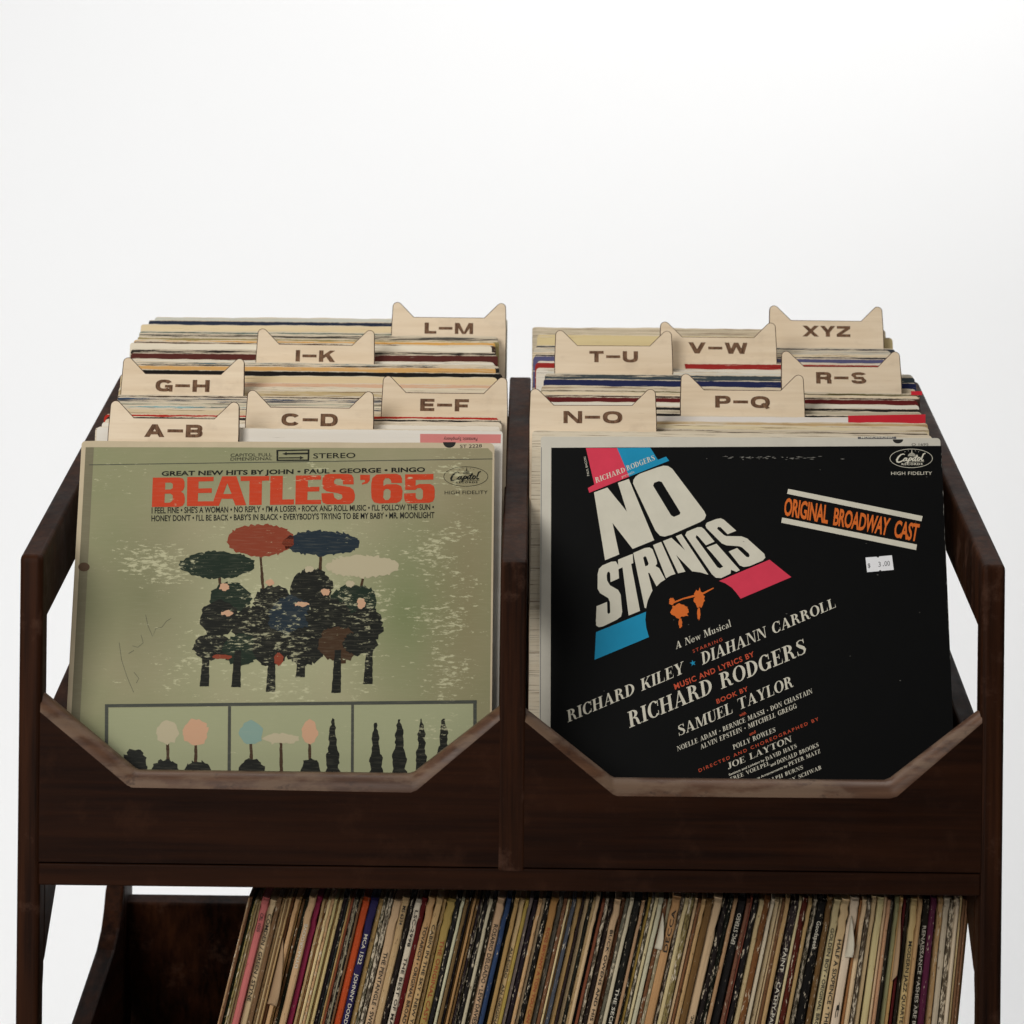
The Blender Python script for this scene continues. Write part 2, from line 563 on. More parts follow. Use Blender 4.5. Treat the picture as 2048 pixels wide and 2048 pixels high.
S_PTS = [(.55, .76), (.50, .92), (.32, .975), (.15, .90), (.14, .73), (.30, .57), (.47, .43), (.56, .27), (.49, .09), (.30, .025), (.12, .09), (.07, .28)]
S_W = [.04, .05, .055, .10, .16, .20, .20, .16, .10, .055, .05, .04]
SERIF = {
    'A': (stroke([(.11, 0), (.41, 1)], .06) + [[(.35, 1), (.47, 1), (.78, 0), (.57, 0)]] + rect(.2, .29, .6, .34) + rect(0, 0, .24, TH) + rect(.48, 0, .86, TH), .86),
    'B': (stem(.085) + bowl(.25, .5, 1, .34) + bowl(.25, 0, .53, .38), .68),
    'C': (ring(.40, .5, .39, .515, .19, 42, 318) + rect(.66, .62, .70, .97) + rect(.66, .05, .69, .34), .74),
    'D': (stem(.085) + bowl(.25, 0, 1, .50), .79),
    'E': (stem(.085) + rect(.2, 0, .62, TH) + rect(.2, .95, .60, 1) + rect(.2, .48, .46, .53) + rect(.44, .36, .48, .66) + [[(.56, 1), (.60, 1), (.60, .68)]] + [[(.58, 0), (.64, .34), (.64, 0)]], .68),
    'F': (stem(.085) + rect(.2, .95, .58, 1) + rect(.2, .47, .45, .52) + rect(.43, .36, .47, .64) + [[(.54, 1), (.58, 1), (.58, .68)]], .62),
    'G': (ring(.40, .5, .39, .515, .19, 42, 325) + rect(.66, .62, .70, .97) + rect(.56, .02, .745, .42) + rect(.48, .40, .83, .45), .84),
    'H': (stem(.085) + stem(.58) + rect(.2, .48, .62, .53), .86),
    'I': (stem(.085), .36),
    'J': (rect(.22, .2, .405, 1) + rect(.13, .95, .49, 1) + stroke([(.31, .22), (.28, .06), (.16, -.03), (.05, .02)], [.185, .15, .07, .05]) + disc(.07, .08, .075, .075), .50),
    'K': (stem(.085) + stroke([(.26, .40), (.66, .97)], .055) + stroke([(.36, .56), (.50, .42), (.60, .12), (.70, .03), (.80, .04)], [.14, .17, .16, .10, .04]) + rect(.52, .95, .80, 1), .82),
    'L': (stem(.085) + rect(.2, 0, .60, TH) + [[(.56, 0), (.63, .38), (.63, 0)]], .67),
    'M': (stroke([(.12, 0), (.12, 1)], .05) + [[(.10, 1), (.30, 1), (.55, .04), (.45, .0)]] + stroke([(.49, .0), (.80, 1)], .05) + rect(.76, 0, .945, 1) + rect(0, 0, .24, TH) + rect(.66, 0, 1.03, TH) + rect(.02, .95, .2, 1) + rect(.8, .95, 1.03, 1), 1.04),
    'N': (stroke([(.13, 0), (.13, 1)], .05) + [[(.10, 1), (.31, 1), (.76, 0), (.66, 0)]] + stroke([(.73, 0), (.73, 1)], .05) + rect(0, 0, .26, TH) + rect(.6, .95, .86, 1) + rect(0, .95, .25, 1), .86),
    'O': (ring(.41, .5, .41, .515, .19), .82),
    'P': (stem(.085) + bowl(.25, .44, 1, .38), .67),
    'R': (stem(.085) + bowl(.25, .48, 1, .36) + stroke([(.34, .51), (.50, .44), (.575, .24), (.62, .06), (.72, .01), (.80, .07)], [.05, .12, .17, .14, .05, .04]), .80),
    'S': (stroke(S_PTS, S_W) + rect(.53, .70, .57, .99) + rect(.06, .02, .10, .32), .64),
    'T': (rect(.30, 0, .485, 1) + rect(.20, 0, .585, TH) + rect(.02, .95, .77, 1) + [[(.02, 1), (.06, 1), (.02, .66)]] + [[(.77, 1), (.73, 1), (.77, .66)]], .79),
    'U': (rect(.085, .25, .27, 1) + stroke([(.178, .28), (.24, .07), (.42, .0), (.60, .08), (.655, .30)], [.185, .13, .07, .05, .05]) + rect(.63, .28, .68, 1) + rect(0, .95, .36, 1) + rect(.54, .95, .77, 1), .78),
    'V': ([[(.07, 1), (.27, 1), (.50, .02), (.42, -.02)]] + stroke([(.45, 0), (.72, 1)], .055) + rect(0, .95, .36, 1) + rect(.58, .95, .84, 1), .82),
    'W': ([[(.07, 1), (.26, 1), (.46, .02), (.38, -.02)]] + stroke([(.41, 0), (.62, 1)], .05) + [[(.50, 1), (.69, 1), (.88, .02), (.80, -.02)]] + stroke([(.83, 0), (1.06, 1)], .05) + rect(0, .95, .35, 1) + rect(.93, .95, 1.16, 1), 1.14),
    'Y': ([[(.06, 1), (.26, 1), (.49, .42), (.32, .42)]] + stroke([(.45, .44), (.68, 1)], .055) + rect(.31, 0, .495, .45) + rect(.21, 0, .595, TH) + rect(0, .95, .35, 1) + rect(.56, .95, .80, 1), .80),
    'Z': (rect(.05, .95, .62, 1) + [[(.42, .95), (.62, .95), (.24, .05), (.04, .05)]] + rect(.04, 0, .64, TH) + [[(.05, 1), (.05, .66), (.09, .95)]] + [[(.64, 0), (.64, .36), (.60, .05)]], .68),
    '\u2022': (disc(.17, .42, .12, .12), .34),
    'a': (bowl(.16, 0, .02, .01) + ring(.24, .17, .20, .18, .11) + stroke([(.10, .48), (.22, .58), (.36, .50), (.38, .3), (.39, .06), (.47, .02)], [.08, .05, .11, .13, .11, .04]), .50),
    'c': (ring(.26, .29, .25, .30, .12, 50, 320) + disc(.40, .46, .06, .06), .48),
    'e': (ring(.27, .29, .26, .30, .12, 10, 330) + rect(.1, .29, .52, .335), .55),
    'i': (rect(.09, 0, .21, .58) + rect(0, 0, .30, .04) + rect(.02, .54, .21, .58) + disc(.15, .80, .075, .075), .33),
    'l': (rect(.09, 0, .21, 1.04) + rect(0, 0, .30, .04) + rect(.02, 1.0, .21, 1.04), .33),
    'n': (rect(.09, 0, .21, .58) + rect(0, 0, .30, .04) + stroke([(.2, .45), (.33, .56), (.45, .50), (.48, .35), (.48, 0)], [.05, .06, .10, .12, .12]) + rect(.36, 0, .62, .04), .63),
    'p': (rect(.09, -.3, .21, .58) + bowl(.2, 0, .58, .33, .12), .56),
    'r': (rect(.09, 0, .21, .58) + rect(0, 0, .30, .04) + stroke([(.2, .42), (.30, .55), (.40, .52)], [.05, .06, .10]), .43),
    's': (stroke([(x * .68 + .02, y * .58) for x, y in S_PTS], [q * .62 for q in S_W]), .44),
    't': (rect(.11, .08, .23, .82) + rect(.02, .54, .36, .58) + stroke([(.17, .1), (.25, .01), (.36, .06)], [.12, .08, .04]), .38),
    'u': (rect(.09, .1, .21, .58) + stroke([(.15, .12), (.22, .02), (.34, .03), (.44, .14)], [.12, .10, .06, .05]) + rect(.41, 0, .53, .58) + rect(.02, .54, .21, .58) + rect(.34, .54, .53, .58) + rect(.41, 0, .60, .04), .62),
    'w': ([[(.04, .58), (.17, .58), (.31, .0), (.25, .0)]] + stroke([(.27, .01), (.42, .58)], .045) + [[(.34, .58), (.47, .58), (.61, .0), (.55, .0)]] + stroke([(.57, .01), (.72, .58)], .045) + rect(0, .54, .22, .58) + rect(.62, .54, .80, .58), .78),
    ' ': ([], .42),
}


def serif(text):
    V, Fc, x = [], [], 0.0
    for ch in text:
        polys, wd = SERIF.get(ch, SERIF[' '])
        for p in polys:
            i0 = len(V)
            V += [(x + a, b) for a, b in p]
            Fc.append(tuple(range(i0, i0 + len(p))))
        x += wd + 0.05
    return V, Fc


class Face:
    """the printed front of a sleeve: photo measurements are carried onto its real plane"""

    def __init__(self, obj, plane_y):
        self.o = obj
        self.y = plane_y
        self.mw = Matrix.LocRotScale(obj.location, obj.rotation_euler, None)
        self.inv = self.mw.inverted()

    def uv(self, px, py):
        o = self.inv @ CAM_M.translation
        d = self.inv.to_3x3() @ ray(px, py)
        t = (self.y * MM - o.y) / d.y
        p = o + d * t
        return p.x / MM, p.z / MM

    def glyphs(self, items, layer):
        """items: (V, F, cap height, quad px BL BR TL TR)"""
        v, f = [], []
        for (V, Fc), cap, quad in items:
            BL, BR, TL, TR = [Vector(self.uv(*q)) for q in quad]
            xs = [p[0] for p in V]
            x0, x1 = min(xs), max(xs)
            i0 = len(v)
            cnt = {}
            for k, fc in enumerate(Fc):
                for i in fc: cnt.setdefault(i, k)
            for i, (a, b) in enumerate(V):
                s = (a - x0) / (x1 - x0); t = b / cap
                p = (BL * (1 - s) + BR * s) * (1 - t) + (TL * (1 - s) + TR * s) * t
                v.append((p.x, self.y - layer - 0.003 * (cnt.get(i, 0) % 24), p.y))
            f += [tuple(i0 + i for i in fc) for fc in Fc]
        me = mesh_from(v, f)
        bm = bmesh.new(); bm.from_mesh(me); bm.normal_update()
        for fc in bm.faces:
            if fc.normal.y > 0: fc.normal_flip()
        bm.to_mesh(me); bm.free()
        return me

    def polys(self, polys, layer, tf=lambda u, v: (u, v)):
        return loop_mesh([[self.uv(*tf(*q)) for q in p] for p in polys], self.y, 0.004, layer)


def crop(x0, y0, s): return lambda u, v: (x0 + u / s, y0 + v / s)


def holed(outer, holes):
    """cut holes out of an outline by bridging each to its nearest outline corner"""
    poly = list(outer)
    for h in holes:
        best = min(((a[0] - b[0]) ** 2 + (a[1] - b[1]) ** 2, i, j) for i, a in enumerate(poly) for j, b in enumerate(h))
        _, i, j = best
        area = lambda q: sum(q[k][0] * q[(k + 1) % len(q)][1] - q[(k + 1) % len(q)][0] * q[k][1] for k in range(len(q)))
        hh = h[j:] + h[:j]
        if area(hh) * area(poly) > 0: hh = [hh[0]] + hh[1:][::-1]
        poly = poly[:i + 1] + hh + [hh[0]] + poly[i:]
    return poly


def tri_polys(poly):
    """triangulate a simple (possibly bridged) outline"""
    from mathutils.geometry import tessellate_polygon
    t = tessellate_polygon([[Vector((x, y, 0)) for x, y in poly]])
    return [[poly[i] for i in tr] for tr in t]


def outline_polys(outer, holes=()):
    from mathutils.geometry import tessellate_polygon
    loops = [list(outer)] + [list(h) for h in holes]
    t = tessellate_polygon([[Vector((x, y, 0)) for x, y in lp] for lp in loops])
    flat = [q for lp in loops for q in lp]
    return [[flat[i] for i in tr] for tr in t]


def flat_mesh(face, groups, layer, tf):
    """several filled outlines (all on one layer) as one printed mesh"""
    v, f = [], []
    for k, tris in enumerate(groups):
        for tr in tris:
            i0 = len(v)
            for q in tr:
                x, z = face.uv(*tf(*q))
                v.append((x, face.y - layer - 0.002 * k, z))
            f.append((i0, i0 + 1, i0 + 2))
    me = mesh_from(v, f)
    bm = bmesh.new(); bm.from_mesh(me); bm.normal_update()
    for fc in bm.faces:
        if fc.normal.y > 0: fc.normal_flip()
    bm.to_mesh(me); bm.free()
    return me


# ------------------------------------------------------------------ sleeves
def sleeve_mesh(wd, ht, th, rnd, corner=3.0, wob=0.35, nx=28):
    """card sleeve: rounded worn corners and an uneven upper edge; origin at the middle of the lower edge"""
    top = []
    ca, cb = corner * rnd.uniform(.5, 1.5), corner * rnd.uniform(.5, 1.5)
    ph = [rnd.uniform(0, 6.28) for _ in range(4)]

    def edge(x):
        return wob * (0.5 * math.sin(x / 23 + ph[0]) + 0.35 * math.sin(x / 9 + ph[1]) + 0.3 * math.sin(x / 3.7 + ph[2])) + rnd.uniform(-.25, .25) * wob
    h = wd / 2
    pts = [(-h, 0), (-h + rnd.uniform(-.3, .3), ht * .5)]
    for i in range(5):
        a = math.pi - i * math.pi / 8
        pts.append((-h + ca + ca * math.cos(a), ht - ca + ca * math.sin(a)))
    for i in range(1, nx):
        x = -h + ca + (wd - ca - cb) * i / nx
        pts.append((x, ht + edge(x)))
    for i in range(5):
        a = math.pi / 2 - i * math.pi / 8
        pts.append((h - cb + cb * math.cos(a), ht - cb + cb * math.sin(a)))
    pts += [(h + rnd.uniform(-.3, .3), ht * .5), (h, 0)]
    n = len(pts)
    v = [(x, -th / 2, z) for x, z in pts] + [(x, th / 2, z) for x, z in pts]
    f = [tuple(range(n)), tuple(range(2 * n - 1, n - 1, -1))]
    for i in range(n):
        j = (i + 1) % n
        f.append((i, n + i, n + j, j))
    me = mesh_from(v, f)
    bm = bmesh.new(); bm.from_mesh(me)
    bmesh.ops.recalc_face_normals(bm, faces=bm.faces)
    bm.to_mesh(me); bm.free()
    return me


def place(o, y, ztop, ht, lean, xc, tilt=0.0):
    """stand a sleeve so that its upper edge sits at depth y and height ztop (mm), leaning back"""
    a = math.radians(lean)
    o.location = (xc * MM, (y - ht * math.sin(a)) * MM, (ztop - ht * math.cos(a)) * MM)
    o.rotation_euler = (-a, math.radians(tilt), 0)


LEAN = {'L': 16.3, 'R': 18.5}
BIRCH = None


def birch():
    k = N('birch_plywood')
    oi = k.n('ShaderNodeObjectInfo')
    off = k.n('ShaderNodeCombineXYZ')
    r = k.math('MULTIPLY', oi.outputs['Random'], 21.0)
    for i in range(3): k.l(r, off.inputs[i])
    g = k.noise(k.coords((14, 40, 190), add=off.outputs[0]), 1.0, 5, 0.6)
    b = k.noise(k.coords((8, 8, 22), add=off.outputs[0]), 1.0, 3, 0.5)
    c = k.ramp(k.math('ADD', k.math('MULTIPLY', g, 0.5), k.math('MULTIPLY', b, 0.5)), [(0.34, (0.60, 0.475, 0.33)), (0.66, (0.73, 0.615, 0.465))])
    c = k.mix(k.math('MULTIPLY', oi.outputs['Random'], 0.30), c, (0.58, 0.47, 0.345))
    sm = k.noise(k.coords((42, 40, 50), add=off.outputs[0]), 1.0, 4, 0.6)
    c = k.mix(k.ramp(sm, [(0.56, 0.0), (0.72, 0.35)]), c, (0.44, 0.345, 0.25))
    fl = k.noise(k.coords((90, 40, 900), add=off.outputs[0]), 1.0, 2, 0.5)
    c = k.mix(k.ramp(fl, [(0.66, 0.0), (0.74, 0.22)]), c, (0.42, 0.28, 0.16))
    return k.done(c, 0.55, 0.3)


BIRCH = birch()
BURNT_EDGE = N('laser_burnt_edge').done((0.055, 0.03, 0.018), 0.7, 0.2)


def burnt():
    k = N('laser_engraved_brown')
    n = k.noise(k.coords((500, 10, 160)), 1.0, 4, 0.7)
    c = k.ramp(n, [(0.36, (0.060, 0.028, 0.015)), (0.72, (0.23, 0.130, 0.075))])
    k.bump(n, 0.5, 0.0004)
    return k.done(c, 0.75, 0.15)


ENGRAVED = burnt()
LW = dict(A=15.6, B=13, C=14.5, D=13.5, E=11.3, F=11.3, G=14, H=14, I=3.6, K=13.4, L=10.3, M=16, N=14.8, O=15.5, P=12.5, Q=15.5, R=13, S=13, T=12.2, U=13, V=15, W=20, X=14.5, Y=13.5, Z=12)


def divider_mesh(wd=100.5, ht=330.0, th=3.0):
    h = wd / 2
    ear, notch = 13.8, 18.0
    pts = [(-h + .6, 0), (-h - .2, ht - 12)]
    r = 4.2

    def tip(cx, cz, a0, a1):
        return [(cx + r * math.cos(math.radians(a0 + (a1 - a0) * i / 6)), cz + r * math.sin(math.radians(a0 + (a1 - a0) * i / 6))) for i in range(7)]
    pts += tip(-h + r + .5, ht + ear - r, 176, 48)
    pts += [(-h + notch + 1.5, ht)]
    pts += [(h - notch - 1.5, ht)]
    pts += tip(h - r - .5, ht + ear - r, 132, 4)
    pts += [(h + .2, ht - 12), (h - .6, 0)]
    n = len(pts)
    ins = []                                  # the cut runs slightly conical: a scorched rim shows on the face
    for i in range(n):
        p, a, b = Vector(pts[i]), Vector(pts[i - 1]), Vector(pts[(i + 1) % n])
        na = Vector(((p - a).y, -(p - a).x)); nb = Vector(((b - p).y, -(b - p).x))
        m = na.normalized() + nb.normalized()
        m = m.normalized() * 0.62 / max(0.5, m.length / 2)
        ins.append((p.x + m.x, p.y + m.y))
    v = [(x, -th / 2, z) for x, z in ins] + [(x, th / 2, z) for x, z in pts] + [(x, -th / 2 + .35, z) for x, z in pts]
    f = [tuple(range(n)), tuple(range(2 * n - 1, n - 1, -1))]
    for i in range(n):
        j = (i + 1) % n
        f.append((2 * n + i, n + i, n + j, 2 * n + j))
        f.append((i, 2 * n + i, 2 * n + j, j))
    me = mesh_from(v, f)
    bm = bmesh.new(); bm.from_mesh(me)
    bmesh.ops.recalc_face_normals(bm, faces=bm.faces)
    for fc in bm.faces: fc.material_index = 0 if len(fc.verts) > 4 else 1
    bm.to_mesh(me); bm.free()
    return me


def block(ch, w, h=10.3, s=3.7, t=2.55):
    """extended heavy capitals in mm: s upright thickness, t crossbar thickness"""
    R = rect

    def arc(cx, cy, rx, ry, a0, a1, tx=s, ty=t, n=18):
        o = []
        for i in range(n):
            p = []
            for q in (i, i + 1):
                a = math.radians(a0 + (a1 - a0) * q / n)
                ca, sa = math.cos(a), math.sin(a)
                ex = 0.82                                  # squarish rounds
                ca2 = math.copysign(abs(ca) ** ex, ca); sa2 = math.copysign(abs(sa) ** ex, sa)
                p.append(((cx + rx * ca2, cy + ry * sa2), (cx + (rx - tx) * ca2, cy + (ry - ty) * sa2)))
            o.append([p[0][0], p[1][0], p[1][1], p[0][1]])
        return o

    def sl(x0, y0, x1, y1, k=s * 1.12):
        return [[(x0, y0), (x0 + k, y0), (x1 + k, y1), (x1, y1)]]
    k = s * 1.12
    m = h / 2
    if ch == 'A': return sl(0, 0, w / 2 - k / 2, h) + sl(w - k, 0, w / 2 - k / 2, h) + R(w * .24, 2.1, w * .76, 2.1 + t)
    if ch == 'B': return R(0, 0, s, h) + R(s * .9, h - t, w * .6, h) + R(s * .9, m - t / 2, w * .62, m + t / 2) + R(s * .9, 0, w * .6, t) + arc(w * .58, h - (m + t / 2) / 2, w * .40, (m + t / 2) / 2, -90, 90) + arc(w * .58, (m + t / 2) / 2, w * .42, (m + t / 2) / 2, -90, 90)
    if ch == 'C': return arc(w / 2, m, w / 2, m, 32, 328, s, t, 30)
    if ch == 'D': return R(0, 0, s, h) + R(s * .9, h - t, w * .5, h) + R(s * .9, 0, w * .5, t) + arc(w * .48, m, w * .52, m, -90, 90)
    if ch == 'E': return R(0, 0, s, h) + R(s, h - t, w, h) + R(s, m - t / 2, w * .93, m + t / 2) + R(s, 0, w, t)
    if ch == 'F': return R(0, 0, s, h) + R(s, h - t, w, h) + R(s, m - t * .7, w * .92, m + t * .3)
    if ch == 'G': return arc(w / 2, m, w / 2, m, 32, 318, s, t, 30) + R(w * .55, m - t * .7, w, m + t * .2) + R(w - s * .75, 0, w, m)
    if ch == 'H': return R(0, 0, s, h) + R(w - s, 0, w, h) + R(s, m - t / 2, w - s, m + t / 2)
    if ch == 'I': return R(0, 0, s, h)
    if ch == 'K': return R(0, 0, s, h) + [[(s, m - 2.2), (s, m + 1.0), (w - k, h), (w + .2, h)]] + [[(s * 1.5, m + .2), (s * 2.3, m + 2.2), (w + .4, 0), (w - k, 0)]]
    if ch == 'L': return R(0, 0, s, h) + R(s, 0, w, t)
    if ch == 'M': return R(0, 0, s * .85, h) + R(w - s * .85, 0, w, h) + [[(0, h), (k * .95, h), (w / 2 + .9, 0), (w / 2 - 1.5, 0)]] + [[(w, h), (w - k * .95, h), (w / 2 - .9, 0), (w / 2 + 1.5, 0)]]
    if ch == 'N': return R(0, 0, s * .92, h) + R(w - s * .92, 0, w, h) + [[(0, h), (k, h), (w, 0), (w - k, 0)]]
    if ch == 'O': return arc(w / 2, m, w / 2, m, 0, 360, s, t, 36)
    if ch == 'P': return R(0, 0, s, h) + R(s * .9, h - t, w * .6, h) + R(s * .9, 3.3, w * .6, 3.3 + t * .9) + arc(w * .58, (h + 3.3) / 2, w * .42, (h - 3.3) / 2, -90, 90)
    if ch == 'Q': return arc(w / 2, m, w / 2, m, 0, 360, s, t, 36) + [[(w * .52, 3.4), (w * .70, 4.6), (w * .99, .2), (w * .80, -.9)]]
    if ch == 'R': return R(0, 0, s, h) + R(s * .9, h - t, w * .6, h) + R(s * .9, 3.8, w * .62, 3.8 + t * .9) + arc(w * .58, (h + 3.8) / 2, w * .40, (h - 3.8) / 2, -90, 90) + R(w - s * 1.05, 0, w - .2, 3.5) + R(w * .55, 3.2, w - .8, 5.0)
    if ch == 'S': return arc(w / 2, h - 3.1, w * .48, 3.1, 20, 180, s, t * .95) + arc(w / 2, 3.1, w * .48, 3.1, 180, 360, s, t * .95) + [[(w * .02, h - 3.1), (w * .02 + s, h - 3.1), (w * .5, 4.1), (w * .3, 4.1)]] + R(w * .2, 4.05, w * .80, 6.25) + [[(w * .98, 3.1), (w * .98 - s, 3.1), (w * .5, 6.2), (w * .75, 6.2)]]
    if ch == 'T': return R(0, h - t, w, h) + R(w / 2 - s / 2, 0, w / 2 + s / 2, h - t)
    if ch == 'U': return R(0, 4, s, h) + R(w - s, 4, w, h) + arc(w / 2, 4.2, w / 2, 4.2, 180, 360)
    if ch == 'V': return sl(w / 2 - k / 2, 0, 0, h) + sl(w / 2 - k / 2, 0, w - k, h)
    if ch == 'W': return sl(w * .27 - k / 2, 0, 0, h, k * .92) + sl(w * .27 - k / 2, 0, w / 2 - k / 2, h, k * .92) + sl(w * .75 - k / 2, 0, w / 2 - k / 2, h, k * .92) + sl(w * .75 - k / 2, 0, w - k, h, k * .92)
    if ch == 'X': return sl(0, 0, w - k, h) + sl(w - k, 0, 0, h)
    if ch == 'Y': return [[(0, h), (k, h), (w / 2 + s / 2, 4.2), (w / 2 - s / 2, 4.2)], [(w, h), (w - k, h), (w / 2 - s / 2, 4.2), (w / 2 + s / 2, 4.2)]] + R(w / 2 - s / 2, 0, w / 2 + s / 2, 4.3)
    if ch == 'Z': return R(.3, h - t, w, h) + R(0, 0, w, t) + [[(0, t), (k + .6, t), (w, h - t), (w - k - .6, h - t)]]
    return []


def divider(text, side, y, pxl, pyn, tilt=0.0):
    """pyn: photo row of the straight edge between the ears; pxl: photo column of the left side"""
    wd, ht = 100.5, 330.0
    x0, _, z = at(pxl, pyn, y)
    o = link('divider', divider_mesh(wd, ht), [BIRCH, BURNT_EDGE])
    place(o, y, z, ht, LEAN[side], x0 + wd / 2, tilt)
    tag(o, 'cat-eared pale plywood divider engraved ' + text.replace('-', '\u2013'), 'divider', 'cat-eared record dividers')
    parts = []
    if '-' in text:
        a, b = text.split('-')
        seq = [(a, LW[a]), ('-', 12.0), (b, LW[b])]
    else:
        seq = [(c, LW[c]) for c in text]
    gap = 2.1 if '-' in text else 1.0
    tot = sum(q[1] for q in seq) + gap * (len(seq) - 1)
    x = -tot / 2
    v, f = [], []
    zt, zb = ht - 5.2, ht - 15.5
    for ch, wl in seq:
        i0 = len(v)
        if ch == '-':
            zc = (zt + zb) / 2
            v += [(x, -1.56, zc - 1.25), (x + wl, -1.56, zc - 1.25), (x + wl, -1.56, zc + 1.25), (x, -1.56, zc + 1.25)]
            f.append((i0, i0 + 1, i0 + 2, i0 + 3))
        else:
            for kk, poly in enumerate(block(ch, wl)):
                i1 = len(v)
                v += [(x + a, -1.56 - .004 * (kk % 40), zb + b) for a, b in poly]
                f.append(tuple(range(i1, i1 + len(poly))))
        x += wl + gap
    me = mesh_from(v, f)
    bm = bmesh.new(); bm.from_mesh(me); bm.normal_update()
    for fc in bm.faces:
        if fc.normal.y > 0: fc.normal_flip()
    bm.to_mesh(me); bm.free()
    link('lettering', me, ENGRAVED, o)
    return o


# ------------------------------------------------------------------ what stands in the two upper bins, front to back
# ('div', text, depth, left px, notch px) or ('rec', colour word, rgb, wear, depth, left px, top px at middle, note)
LEFT = [
    ('div', 'A-B', 111, 217, 836),
    ('rec', 'white', (228, 224, 216), .10, 119, 196, 862.5, 'pink'),
    ('rec', 'off-white', (222, 212, 196), .55, 128, 193, 864, ''),
    ('rec', 'grey-white', (206, 200, 190), .50, 136, 199, 864, ''),
    ('rec', 'white', (226, 222, 214), .30, 145, 204, 863.5, ''),
    ('div', 'C-D', 154, 491, 814.5),
    ('rec', 'white', (230, 224, 212), .15, 164, 205, 853, 'marks'),
    ('rec', 'pale', (224, 214, 196), .55, 173, 212, 846, ''),
    ('rec', 'black', (40, 36, 34), .55, 177.5, 212, 841, ''),  # dark sleeve added for the shaded gap in front of the red one
    ('rec', 'red', (176, 42, 28), .12, 183, 210, 836, ''),
    ('div', 'E-F', 191, 762, 785.5),
    ('rec', 'cream', (216, 200, 168), .60, 199, 222, 826, ''),
    ('rec', 'dark navy', (38, 44, 66), .5, 203.5, 226, 822.5, ''),  # added to imitate the dark gap between cream and cyan
    ('rec', 'cyan', (120, 170, 180), .85, 208, 226, 818, ''),
    ('rec', 'grey', (180, 178, 160), .75, 216, 228, 811, ''),
    ('rec', 'blue', (60, 84, 120), .95, 226, 236, 802, ''),
    ('rec', 'added dark brown', (66, 48, 38), .6, 235, 236, 798, ''),  # added dark strip, stands for the shaded gap behind the blue sleeve
    ('div', 'G-H', 244, 243, 747.5),
    ('rec', 'speckled tan', (196, 176, 134), .75, 255, 238, 786, ''),
    ('rec', 'white', (222, 212, 190), .45, 264, 240, 779, ''),
    ('rec', 'pinkish', (214, 178, 150), .40, 273, 244, 771, ''),
    ('rec', 'cream', (218, 198, 160), .15, 284, 244, 757, ''),
    ('rec', 'black', (22, 19, 17), .05, 297, 258, 747.5, ''),  # black sheet standing for the dark void in front of the orange tan sleeve
    ('rec', 'orange tan', (214, 168, 104), .35, 310, 252, 738, ''),
    ('rec', 'added charcoal', (46, 44, 42), .6, 316, 256, 734.5, ''),  # added, its dark colour imitates the thin gap behind the orange tan
    ('rec', 'pale blue', (110, 134, 140), .80, 322, 256, 731, ''),
    ('div', 'I-K', 331, 509, 689),
    ('rec', 'white', (226, 220, 206), .45, 339, 258, 726, ''),
    ('rec', 'dark maroon', (84, 38, 32), .18, 347, 264, 713, ''),
    ('rec', 'black', (44, 38, 34), .75, 358, 262, 706, ''),
    ('rec', 'white', (228, 220, 202), .30, 367, 262, 694, ''),
    ('rec', 'added dark brown', (70, 50, 40), .55, 372, 266, 691, ''),  # dark strip added as the shaded gap between white and golden orange
    ('rec', 'golden orange', (210, 162, 88), .35, 377, 270, 687, ''),
    ('rec', 'olive', (150, 138, 92), .35, 386, 274, 683, ''),
    ('rec', 'mottled black', (70, 70, 68), 1.0, 395, 278, 674, ''),
    ('div', 'L-M', 409, 783, 634.5),
    ('rec', 'teal', (100, 120, 112), .70, 418, 280, 669, ''),
    ('rec', 'cream', (222, 204, 168), .35, 427, 284, 656, ''),
    ('rec', 'dark navy', (36, 46, 66), .25, 437, 298, 648, ''),
    ('rec', 'pale grey', (200, 202, 192), .35, 447, 312, 641, ''),
]
